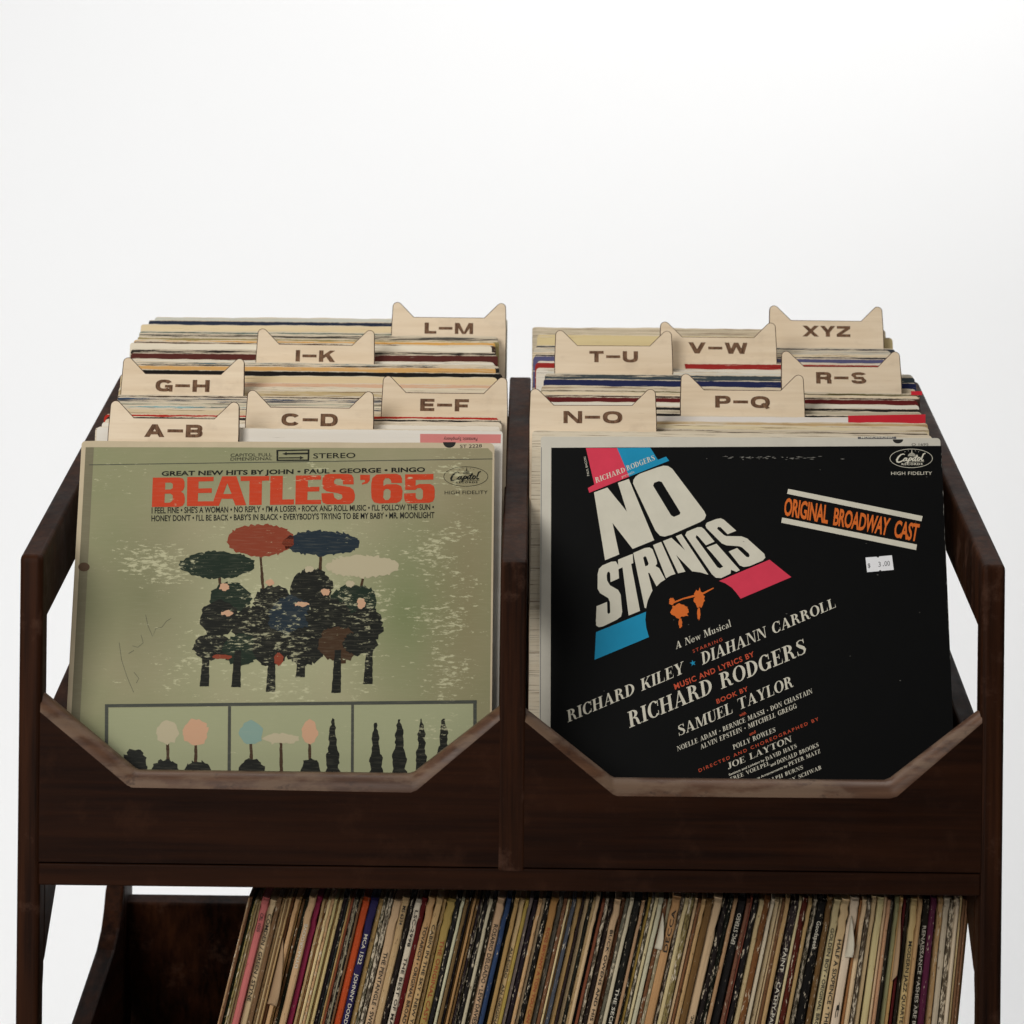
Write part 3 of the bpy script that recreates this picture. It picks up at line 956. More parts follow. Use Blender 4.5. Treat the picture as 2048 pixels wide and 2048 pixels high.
RIGHT = [
    ('rec', 'off-white', (220, 210, 190), .60, 162, 1063, 862, ''),
    ('div', 'N-O', 173, 1063, 810),
    ('rec', 'black and cream', (110, 100, 88), .95, 182, 1066, 855, ''),
    ('rec', 'cream', (220, 206, 172), .60, 191, 1068, 846, ''),
    ('rec', 'thin tan', (196, 170, 128), .6, 202, 1072, 840, ''),
    ('rec', 'white', (226, 222, 218), .08, 214, 1070, 829, 'red'),
    ('rec', 'black', (34, 32, 32), .45, 220, 1074, 824, ''),  # added sleeve, its black imitates the shaded gap behind the white one
    ('div', 'P-Q', 226, 1360, 780),
    ('rec', 'grey', (190, 180, 158), .45, 237, 1072, 817, ''),
    ('rec', 'black', (36, 34, 32), .45, 245, 1072, 811, ''),
    ('rec', 'white', (224, 220, 208), .20, 254, 1074, 803, ''),
    ('rec', 'dark maroon', (96, 28, 28), .10, 264, 1076, 793, ''),
    ('rec', 'added dark brown', (64, 44, 36), .5, 268.5, 1078, 789, ''),  # added for the thin dark gap behind the maroon sleeve
    ('rec', 'cream', (218, 202, 172), .40, 273, 1078, 784, 'tag'),
    ('rec', 'olive', (104, 98, 62), .85, 283, 1080, 779, ''),
    ('div', 'R-S', 308, 1565, 733),
    ('rec', 'tan', (206, 190, 164), .60, 315, 1082, 771, ''),
    ('rec', 'navy', (32, 38, 78), .28, 323, 1086, 758, ''),
    ('rec', 'dark slate', (60, 70, 76), .50, 331, 1090, 747, ''),
    ('rec', 'pale grey', (208, 206, 196), .35, 338, 1092, 742, ''),
    ('div', 'T-U', 345, 1112, 691),
    ('rec', 'white', (222, 216, 204), .45, 352, 1074, 735, ''),
    ('rec', 'dark red', (150, 40, 36), .40, 359, 1072, 724, ''),
    ('rec', 'white', (222, 216, 206), .50, 374, 1076, 721, ''),
    ('div', 'V-W', 367, 1319, 674),
    ('rec', 'violet blue', (84, 84, 120), .30, 382, 1066, 712, ''),
    ('rec', 'added charcoal', (50, 48, 52), .55, 387, 1070, 708, ''),  # charcoal strip added as shade between violet blue and cream
    ('rec', 'cream', (212, 196, 162), .75, 392, 1066, 704, ''),
    ('rec', 'pale grey', (190, 186, 174), .70, 402, 1068, 695, ''),
    ('rec', 'dark slate', (58, 62, 70), .5, 407, 1072, 691, ''),  # added, dark colour stands for the shaded gap behind the pale grey
    ('div', 'XYZ', 424, 1536, 641),
    ('rec', 'cream', (214, 196, 150), .25, 436, 1074, 669, ''),
    ('rec', 'grimy grey', (192, 180, 158), .55, 448, 1066, 654, ''),
]
RIGHT.sort(key=lambda e: e[2] if e[0] == 'div' else e[4])
ORD = ['', 'second ', 'third ', 'fourth ', 'fifth ', 'sixth ', 'seventh ', 'eighth ', 'ninth ', 'tenth ']
PINK = paper('pink_label_ink', lin((205, 128, 124)))
REDLAB = paper('red_label_ink', lin((190, 38, 50)))
BLACKINK = paper('black_ink', (0.02, 0.019, 0.018))
rnd = random.Random(11)


def fill_bin(items, side, first_label):
    cur, cnt = first_label, 0
    for it in items:
        if it[0] == 'div':
            _, text, y, pxl, pyn = it
            divider(text, side, y, pxl, pyn, rnd.uniform(-.1, .35) if side == 'L' else rnd.uniform(-.35, .2))
            cur, cnt = 'the ' + text.replace('-', '\u2013') + ' divider', 0
            continue
        _, word, rgb, wear, y, pxl, pyt, note = it
        wd, ht = rnd.uniform(311.5, 314.5), 312.5
        d = 2000 + y
        x0 = at(pxl, pyt, y)[0]
        z = at(1024, pyt, y)[2]
        th = rnd.uniform(2.0, 3.0)
        o = link('record_sleeve', sleeve_mesh(wd, ht, th, rnd, 3.0, .5, 60), SLEEVE)
        xc = x0 + wd / 2
        if side == 'L': xc = max(min(xc, -8.2 - wd / 2), -340 + wd / 2)
        else: xc = min(max(xc, 12.8 + wd / 2), 342 - wd / 2)
        place(o, y, z, ht, LEAN[side] + rnd.uniform(-.15, .15), xc, rnd.uniform(-.18, .18))
        c = lin(rgb)
        o.color = (c[0] * .9, c[1] * .9, c[2] * .9, wear)
        cnt += 1
        tag(o, f'{word} worn record sleeve, {ORD[cnt - 1]}{"first " if cnt == 1 else ""}behind {cur}'.replace(', first behind', ', directly behind'),
            'record', 'records in the upper bins')
        fc = Face(o, -th / 2)
        if note == 'pink':
            T = crop(600, 580, 4.391)
            link('printed_label', fc.polys([[(1055, 1264), (1765, 1268), (1762, 1345), (1055, 1345)]], .12, T), PINK, o)
            me = fc.glyphs([(sans('Fantastic Symphony', .005), CAPH, [T(1558, 1298), T(1262, 1296), T(1556, 1326), T(1262, 1324)])], .2)
            link('lettering', me, BLACKINK, o)
        if note == 'marks':
            T = crop(600, 580, 4.391)
            link('printed_marks', fc.polys([[(1437, 1237), (1476, 1237), (1476, 1254), (1437, 1254)], [(1497, 1238), (1535, 1238), (1535, 1255), (1497, 1255)]], .12, T), BLACKINK, o)
        if note == 'red':
            T = crop(1460, 580, 4.391)
            link('printed_label', fc.polys([[(1037, 1104), (1716, 1092), (1716, 1180), (1037, 1180)]], .12, T), REDLAB, o)
        if note == 'tag':
            T = crop(1460, 580, 4.391)
            link('printed_label', fc.polys([[(1590, 888), (1688, 890), (1688, 924), (1590, 924)]], .12, T), REDLAB, o)


fill_bin(LEFT, 'L', 'green cover')
fill_bin(RIGHT, 'R', 'the black cover with slanted white title')

# ------------------------------------------------------------------ the green front cover
CREAM = paper('aged_cream_board', (0.50, 0.42, 0.29), .65)
G_BASE = scuffed('faded_green_print', (0.232, 0.240, 0.132), 1.0, (0.285, 0.262, 0.160), .034)
G_RED = scuffed('worn_red_ink', (0.47, 0.048, 0.016), .9, None, .03)
G_BLK = scuffed('worn_black_ink', (0.010, 0.011, 0.009), .75, None, .02)
G_TAPE = scuffed('old_tape', (0.165, 0.15, 0.095), .6)
G_GREEN = scuffed('printed_dark_green', (0.012, 0.022, 0.014), .9, None, .02)
G_BRICK = scuffed('printed_brick_red', (0.21, 0.042, 0.02))
G_BROWN = scuffed('printed_brown', (0.05, 0.026, 0.013))
G_NAVY = scuffed('printed_navy', (0.014, 0.024, 0.034), .9, None, .01)
G_CREAM = scuffed('printed_cream', (0.42, 0.37, 0.25))
G_PEACH = scuffed('printed_peach', (0.50, 0.30, 0.19))
G_TEAL = scuffed('printed_teal', (0.20, 0.30, 0.26))
G_PALE = scuffed('printed_pale_green', (0.30, 0.315, 0.19))
G_LINE = scuffed('printed_line', (0.055, 0.06, 0.05), .5)
STAIN = paper('brown_stain', (0.075, 0.042, 0.022))


def capitol(face, T, cx, cy, rx, ry, script, records, dome, hf, ink, layer, parent):
    """oval label emblem: ring, dome with stars, brush script and small capitals"""
    groups = []
    ringp = []
    n = 48
    for i in range(n):
        a, b = 2 * math.pi * i / n, 2 * math.pi * (i + 1) / n
        q = lambda t, k: (cx + (rx + k) * math.cos(t), cy + (ry + k) * math.sin(t))
        p = [q(a, 2.6), q(b, 2.6), q(b, -2.6), q(a, -2.6)]
        ringp += [[p[0], p[1], p[2]], [p[0], p[2], p[3]]]
    groups.append(ringp)
    dx, dy, dr = dome
    dm = [(dx + dr * math.cos(math.pi * i / 10), dy - dr * .9 * math.sin(math.pi * i / 10)) for i in range(11)]
    for k in range(4):
        y0 = dy - 2 - k * dr * .22
        hw = dr * math.sqrt(max(0.05, 1 - ((k + .4) * .22 / .9) ** 2))
        groups.append(outline_polys([(dx - hw, y0), (dx + hw, y0), (dx + hw * .97, y0 - dr * .12), (dx - hw * .97, y0 - dr * .12)]))
    groups.append(outline_polys([(dx - 6, dy - dr * .85), (dx + 6, dy - dr * .85), (dx + 1, dy - dr * 1.75), (dx - 1, dy - dr * 1.75)]))
    for sx, sy in ((-1.75, -1.15), (-.9, -1.4), (.9, -1.4), (1.75, -1.15)):
        groups.append(outline_polys([(dx + sx * dr - 4, dy + sy * dr), (dx + sx * dr, dy + sy * dr - 4), (dx + sx * dr + 4, dy + sy * dr), (dx + sx * dr, dy + sy * dr + 4)]))
    # script strokes in a 0..100 x 0..40 box (x right, y down), widths in the same unit
    sx0, sy0, sx1, sy1 = script
    fx, fy = (sx1 - sx0) / 100.0, (sy1 - sy0) / 40.0
    SC = [
        ([(29, 6), (24, 3), (16, 6), (7, 16), (2, 27), (3, 34), (9, 36), (17, 33), (25, 27)], [3, 3, 4, 5.5, 6.5, 6, 5, 4, 3]),      # C
        ([(36, 20), (30, 20), (25, 26), (25, 31), (29, 31), (35, 24), (37, 19), (34, 27), (35, 31), (38, 30), (43, 24)], [4, 4, 4, 4, 3, 3, 4, 4.5, 4, 3, 2.5]),  # a
        ([(46, 19), (42, 30), (37, 41)], [4.5, 4.5, 4]), ([(44, 22), (49, 18), (53, 20), (51, 26), (46, 30), (43, 28)], [3, 4, 4.5, 4, 3, 3]),   # p
        ([(59, 19), (55, 27), (56, 31), (61, 28)], [4.5, 4.5, 4, 3]),                                                              # i
        ([(72, 7), (66, 20), (63, 28), (65, 31), (70, 28)], [4.5, 4.5, 4.5, 4, 3]), ([(60, 17), (75, 14)], 3),                       # t
        ([(80, 17), (75, 19), (72, 26), (74, 30), (79, 28), (83, 21), (80, 17)], [4, 4.5, 4.5, 4, 4, 4, 4]),                         # o
        ([(100, 0), (93, 4), (88, 18), (86, 27), (88, 30), (94, 27)], [3, 4.5, 4.5, 4.5, 4, 3]),                                    # l
        ([(30, 37), (95, 34)], 1.2),
    ]
    for pts, wd in SC:
        ws = wd if isinstance(wd, list) else [wd] * len(pts)
        P = [(sx0 + a * fx, sy0 + b * fy) for a, b in pts]
        for quad in stroke(P, [q * fx * 1.05 for q in ws]):
            groups.append([[quad[0], quad[1], quad[2]], [quad[0], quad[2], quad[3]]])
    link('label_emblem', flat_mesh(face, groups, layer, T), ink, parent)
    me = face.glyphs([(sans('RECORDS', .03, 3, 1.25), CAPH, [T(*q) for q in records]), (sans('HIGH FIDELITY', 0.0, 3, 1.05), CAPH, [T(*q) for q in hf])], layer)
    link('emblem_lettering', me, ink, parent)


def green_cover():
    y, ht, wd, th = 104.0, 313.0, 315.0, 3.4
    x0, _, z = at(168, 886, y)
    x1 = at(993, 888, y)[0]
    wd = x1 - x0
    z = at(580, 885.5, y)[2]
    o = link('record_sleeve', sleeve_mesh(wd, ht, th, random.Random(3), 4.0, .25), CREAM)
    place(o, y, z, ht, LEAN['L'], (x0 + x1) / 2, -0.28)
    tag(o, 'scuffed green record cover with big red title lettering', 'record', 'records in the upper bins')
    fc = Face(o, -th / 2)
    I = lambda u, v: (u, v)
    A = crop(150, 850, 2.2207); B = crop(150, 1250, 2.2207); C3 = crop(290, 890, 5.2216); C4 = crop(640, 890, 5.2216)
    h = wd / 2
    # printed sheet (left and upper lips of bare board stay free)
    pr = [(-h + 3.6, 1.5), (-h + 3.4, ht - 5.0), (-60, ht - 4.6), (40, ht - 4.5), (h - 5, ht - 4.1), (h - 1.6, ht - 7.5), (h - 1.3, 1.5)]
    link('cover_print', loop_mesh([pr], fc.y, .004, .10), G_BASE, o)
    link('tape_strip', loop_mesh([[(-h + 3.4, 2), (-h + 3.3, ht - 5.2), (-h + 9.6, ht - 5.1), (-h + 10.2, 2)]], fc.y, .004, .16), G_TAPE, o)
    link('stain', fc.polys([[(168 + 11.5 * math.cos(i * math.pi / 8), 1134 + 9 * math.sin(i * math.pi / 8)) for i in range(16)]], .22, I), STAIN, o)
    # heading lines
    its = [
        (sans('CAPITOL FULL'), CAPH, [C3(893, 125), C3(1328, 118), C3(895, 92), C3(1325, 85)]),
        (sans('DIMENSIONAL'), CAPH, [C3(893, 165), C3(1328, 158), C3(895, 133), C3(1328, 126)]),
        (sans('STEREO', .008), CAPH, [(626.5, 916.8), (710.9, 915.9), (626.5, 907.2), (710.9, 905.7)]),
        (sans('GREAT NEW HITS BY JOHN \u2022 PAUL \u2022 GEORGE \u2022 RINGO', .03), CAPH, [(323, 951.7), (850.3, 943.6), (323.5, 943.2), (850.3, 935)]),
        (sans("I FEEL FINE \u2022 SHE'S A WOMAN \u2022 NO REPLY \u2022 I'M A LOSER \u2022 ROCK AND ROLL MUSIC \u2022 I'LL FOLLOW THE SUN \u2022", .016), CAPH,
         [(303.4, 1027), (867.9, 1019.6), (303.4, 1015.4), (867.9, 1008.7)]),
        (sans("HONEY DON'T \u2022 I'LL BE BACK \u2022 BABY'S IN BLACK \u2022 EVERYBODY'S TRYING TO BE MY BABY \u2022 MR. MOONLIGHT", .016), CAPH,
         [(303, 1042.6), (868.9, 1036), (303, 1031.3), (868.9, 1024.4)]),
    ]
    link('heading_lettering', fc.glyphs(its[:2], .24), G_BLK, o)
    link('heading_lettering', fc.glyphs(its[2:3], .24), G_BLK, o)
    link('subtitle_lettering', fc.glyphs(its[3:4], .24), G_BLK, o)
    link('song_lettering', fc.glyphs(its[4:], .24), G_BLK, o)
    # arrow box between the words
    fr = [outline_polys([(1372, 52), (1718, 46), (1714, 166), (1374, 168)], [[(1392, 66), (1392, 154), (1698, 152), (1700, 60)]]),
          outline_polys([(1430, 92), (1480, 74), (1480, 84), (1700, 80), (1700, 98), (1480, 100), (1480, 108)]),
          outline_polys([(1660, 134), (1618, 116), (1618, 128), (1396, 130), (1396, 142), (1618, 140), (1618, 152)])]
    link('printed_arrows', flat_mesh(fc, fr, .24, C3), G_BLK, o)
    link('printed_rule', fc.polys([[(178, 929.2), (985, 917.2), (985, 918.6), (178, 930.6)]], .2, I), G_LINE, o)
    # the title
    t3 = [
        outline_polys([(82, 342), (360, 340), (398, 352), (413, 385), (413, 440), (398, 475), (376, 489), (405, 508), (416, 545), (414, 605), (395, 635), (360, 646), (72, 648)],
                      [[(212, 395), (270, 393), (292, 410), (290, 450), (268, 465), (210, 467)], [(207, 510), (265, 508), (290, 525), (288, 580), (262, 602), (203, 605)]]),
        outline_polys([(442, 335), (718, 333), (716, 378), (560, 382), (558, 455), (698, 452), (697, 500), (555, 503), (552, 590), (722, 588), (716, 637), (438, 640)]),
        outline_polys([(806, 329), (955, 326), (1057, 630), (945, 632), (917, 562), (800, 563), (772, 636), (700, 637), (722, 560)], [[(860, 400), (905, 512), (818, 513)]]),
        outline_polys([(998, 328), (1300, 325), (1298, 372), (1222, 374), (1218, 626), (1088, 628), (1092, 376), (1000, 378)]),
        outline_polys([(1310, 325), (1440, 323), (1435, 570), (1556, 568), (1555, 622), (1305, 626)]),
        outline_polys([(1575, 320), (1840, 318), (1838, 362), (1703, 366), (1700, 440), (1822, 437), (1820, 485), (1698, 488), (1695, 575), (1840, 572), (1838, 618), (1570, 622)]),
    ]
    link('title_lettering', flat_mesh(fc, t3, .26, C3), G_RED, o)
    t4 = [
        outline_polys([(352, 412), (240, 412), (238, 375), (215, 352), (165, 354), (145, 375), (150, 405), (185, 420), (310, 440), (350, 470), (365, 520), (362, 565), (345, 600), (310, 618),
                       (70, 620), (30, 604), (18, 570), (15, 505), (140, 503), (150, 550), (185, 572), (215, 570), (235, 550), (230, 520), (190, 505), (70, 485), (32, 455), (24, 400), (28, 345), (50, 315), (85, 304),
                       (290, 302), (330, 312), (350, 345)]),
        outline_polys([(420, 312), (522, 312), (520, 370), (495, 400), (440, 415), (438, 398), (470, 385), (468, 365), (420, 366)]),
        outline_polys([(536, 400), (548, 345), (590, 310), (680, 303), (800, 302), (842, 318), (856, 350), (857, 398), (745, 398), (740, 365), (715, 347), (680, 350), (662, 375), (662, 430), (690, 412), (800, 410), (848, 430),
                       (862, 480), (857, 555), (838, 590), (800, 606), (620, 612), (565, 600), (540, 560), (534, 490)], [[(665, 480), (685, 460), (715, 460), (738, 480), (735, 550), (712, 575), (680, 575), (660, 550)]]),
        outline_polys([(888, 308), (1185, 303), (1183, 362), (1000, 366), (998, 425), (1040, 408), (1150, 408), (1188, 428), (1198, 470), (1197, 550), (1180, 590), (1140, 604), (930, 610), (892, 598), (880, 560), (878, 508),
                       (998, 503), (1000, 550), (1020, 570), (1060, 570), (1075, 545), (1075, 475), (1050, 450), (1015, 452), (998, 470), (890, 470)]),
    ]
    link('title_lettering', flat_mesh(fc, t4, .26, C4), G_RED, o)
    capitol(fc, C4, 1523, 330, 230, 102, (1362, 275, 1680, 385), [(1418, 401), (1645, 398), (1418, 384), (1645, 381)], (1532, 306, 42),
            [(1302, 516), (1750, 512), (1302, 480), (1750, 476)], G_BLK, .26, o)
    # catalogue number and half disc on the bare upper lip
    T6 = crop(600, 580, 4.391)
    link('catalogue_lettering', fc.glyphs([(sans('ST 2228', .006), CAPH, [T6(1405, 1388), T6(1597, 1382), T6(1405, 1360), T6(1597, 1354)])], .06), BLACKINK, o)
    hd = [(1312 + 56 * math.cos(math.pi * i / 12), 1336 + 50 * math.sin(math.pi * i / 12)) for i in range(13)]
    link('printed_half_disc', fc.polys([hd], .05, T6), BLACKINK, o)

    # picture: a plain arrangement of discs and bars in the picture's colours
    def ell(cx, cy, rx, ry, n=28): return [(cx + rx * math.cos(2 * math.pi * i / n), cy + ry * math.sin(2 * math.pi * i / n)) for i in range(n)]

    def bar(x0, y0, x1, y1, r=26):
        r = min(r, (x1 - x0) / 2)
        p = [(x0, y1)]
        for i in range(7):
            a = math.pi + i * math.pi / 12
            p.append((x0 + r + r * math.cos(a), y0 + r + r * math.sin(a)))
        for i in range(7):
            a = -math.pi / 2 + i * math.pi / 12
            p.append((x1 - r + r * math.cos(a), y0 + r + r * math.sin(a)))
        return p + [(x1, y1)]
    AF = A
    def add(mat, shapes, layer, T=AF):
        for s_ in shapes: link('picture_patch', flat_mesh(fc, [outline_polys(s_)], layer, T), mat, o)
    rp = random.Random(17)

    def torn(pts, j=5, step=16):
        out = []
        for a, b in zip(pts, pts[1:] + pts[:1]):
            n = max(1, int(math.dist(a, b) / step))
            for q in range(n):
                out.append((a[0] + (b[0] - a[0]) * q / n + rp.uniform(-j, j), a[1] + (b[1] - a[1]) * q / n + rp.uniform(-j, j)))
        return out

    def box4(x0, y0, x1, y1, sk=0): return torn([(x0, y0), (x1, y0 + sk), (x1 - sk, y1), (x0 + sk, y1 - sk)])
    def shrub(cx, cy, rx, ry, m, layer, T=AF, j=7):
        add(m, [torn(ell(cx, cy, rx, ry, 20), j, 9)], layer, T)

    def trunk(x0, y0, x1, y1, wd, m, layer, T=AF):
        add(m, [torn([(x0 - wd, y0), (x0 + wd, y0), (x1 + wd * 1.5, y1), (x1 - wd * 1.5, y1)], 1.5, 14)], layer, T)
    # ground mist, trunks, crowns, then a bank of shrubs
    for x0_, x1_, y0_, y1_, wd_ in ((640, 655, 660, 800, 5), (822, 838, 560, 760, 5), (1092, 1085, 570, 720, 6), (1280, 1262, 665, 790, 5)):
        trunk(x0_, y0_, x1_, y1_, wd_, G_BROWN, .196)
    for cx_, cy_, rx_, ry_, m_ in ((825, 512, 152, 72, G_BRICK), (1095, 525, 172, 56, G_NAVY), (632, 622, 170, 60, G_GREEN), (1278, 628, 162, 50, G_CREAM)):
        shrub(cx_, cy_, rx_, ry_, m_, .20, AF, 6)
    rs_ = random.Random(31)
    ly = .214
    for cx_, cy_, rx_, ry_, m_ in ((690, 770, 92, 70, G_GREEN), (880, 790, 88, 78, G_BLK), (1050, 720, 92, 84, G_BLK), (1240, 780, 105, 72, G_GREEN), (640, 860, 84, 80, G_BLK), (790, 890, 96, 84, G_BLK), (960, 860, 100, 100, G_NAVY),
                                  (1130, 860, 104, 96, G_BLK), (1290, 890, 78, 84, G_BLK), (610, 985, 86, 62, G_BLK), (740, 1000, 84, 70, G_GREEN), (870, 985, 84, 84, G_BLK), (1020, 980, 92, 86, G_BLK), (1170, 975, 88, 82, G_BROWN), (1265, 970, 76, 52, G_BLK)):
        shrub(cx_, cy_, rx_, ry_, m_, ly, AF, 8); ly += .002
    for x_, y_ in ((575, 1160), (715, 1165), (868, 1185), (1000, 1120), (1160, 1190), (1300, 1150)):
        trunk(x_ + 8, 1000, x_, y_, 14, G_BLK, ly)
    for cx_, cy_, rx_, ry_, m_ in ((664, 720, 22, 16, G_PEACH), (676, 835, 26, 12, G_PEACH), (866, 700, 18, 14, G_PEACH), (1040, 640, 20, 14, G_CREAM), (1008, 796, 34, 10, G_PEACH), (1112, 742, 20, 14, G_PEACH), (1222, 706, 20, 14, G_CREAM),
                                  (1272, 792, 18, 24, G_PEACH), (655, 1030, 46, 12, G_BRICK), (905, 1040, 20, 30, G_BRICK)):
        shrub(cx_, cy_, rx_, ry_, m_, ly + .004, AF, 4)
    # the lower strip: three framed fields with plain bars
    T = B
    fr = [outline_polys(q) for q in (
        [(133, 352), (1785, 334), (1785, 349), (133, 366)], [(133, 366), (148, 366), (146, 760), (131, 760)],
        [(680, 361), (693, 361), (691, 760), (677, 760)], [(1227, 355), (1239, 355), (1237, 760), (1225, 760)], [(1769, 349), (1784, 349), (1784, 760), (1769, 760)])]
    link('printed_frame', flat_mesh(fc, fr, .20, T), G_LINE, o)
    add(G_PALE, [[(150, 368), (678, 363), (676, 760), (148, 760)], [(695, 362), (1226, 357), (1224, 760), (693, 760)], [(1241, 356), (1768, 350), (1768, 760), (1239, 760)]], .15, T)
    def fir(cx, y0, y1, hw, layer):
        p, n_ = [], 6
        for q in range(n_ + 1):
            t_ = q / n_
            p.append((cx - hw * (t_ * .8 + .2) * (1 if q % 2 else .72), y0 + (y1 - y0) * t_))
        p2 = [(2 * cx - a + rp.uniform(-5, 5), b) for a, b in p[::-1]]
        add(G_BLK, [torn([(cx - 4, y0 - 14), *p, *p2, (cx + 4, y0 - 14)], 4, 12)], layer, T)
    for cx_, cy_, rx_, ry_, m_ in ((412, 478, 50, 50, G_CREAM), (536, 476, 56, 58, G_PEACH), (782, 478, 52, 54, G_TEAL), (1042, 476, 36, 56, G_PEACH), (915, 505, 80, 24, G_CREAM)):
        trunk(cx_, cy_ + ry_ - 6, cx_ + 2, 740, 6, G_BROWN, .203, T)
        shrub(cx_, cy_, rx_, ry_, m_, .205, T, 6)
    for cx_, cy_, rx_, ry_ in ((265, 620, 54, 70), (400, 650, 62, 54), (545, 655, 66, 52), (786, 650, 58, 56), (1044, 650, 42, 60)):
        shrub(cx_, cy_, rx_, ry_, G_BLK, .212, T, 7)
    for cx_, y0_, hw_ in ((1146, 430, 52), (1336, 446, 46), (1440, 430, 52), (1536, 432, 40), (1638, 428, 54)):
        fir(cx_, y0_, 740, hw_, .214)
    # faint pencil scribble
    Tp = crop(150, 860, 3.22)
    sc = []
    for pts in ([(455, 1190), (470, 1260), (500, 1330), (520, 1280), (560, 1270), (590, 1230), (618, 1215)], [(285, 1370), (300, 1480), (335, 1590), (378, 1690)],
                [(370, 1390), (405, 1400), (440, 1370), (425, 1320)], [(345, 1440), (380, 1420)], [(380, 1560), (412, 1600), (395, 1630)]):
        for q in stroke(pts, 2.2): sc.append([[q[0], q[1], q[2]], [q[0], q[2], q[3]]])
    link('pencil_scribble', flat_mesh(fc, sc, .2, Tp), G_LINE, o)
    return o


green_cover()

# ------------------------------------------------------------------ the black front cover
WHITEB = paper('greyed_white_board', (0.55, 0.525, 0.455), .6)
INKBLK = paper('cover_black', (0.0036, 0.0038, 0.0040), .5, .07)
TITLEW = paper('cover_off_white', (0.60, 0.575, 0.48), .5)
CPINK = paper('cover_pink', (0.62, 0.045, 0.085), .45)
CBLUE = paper('cover_blue', (0.012, 0.25, 0.44), .45)
CORANGE = paper('cover_orange', (0.62, 0.14, 0.025), .45)
SCUFFG = paper('grey_scuff', (0.16, 0.155, 0.14), .6)
CRED = paper('cover_red', (0.50, 0.075, 0.035), .45)
STICK = paper('price_sticker_paper', (0.78, 0.79, 0.82), .5)
GREYINK = paper('thermal_grey_ink', (0.10, 0.10, 0.11))


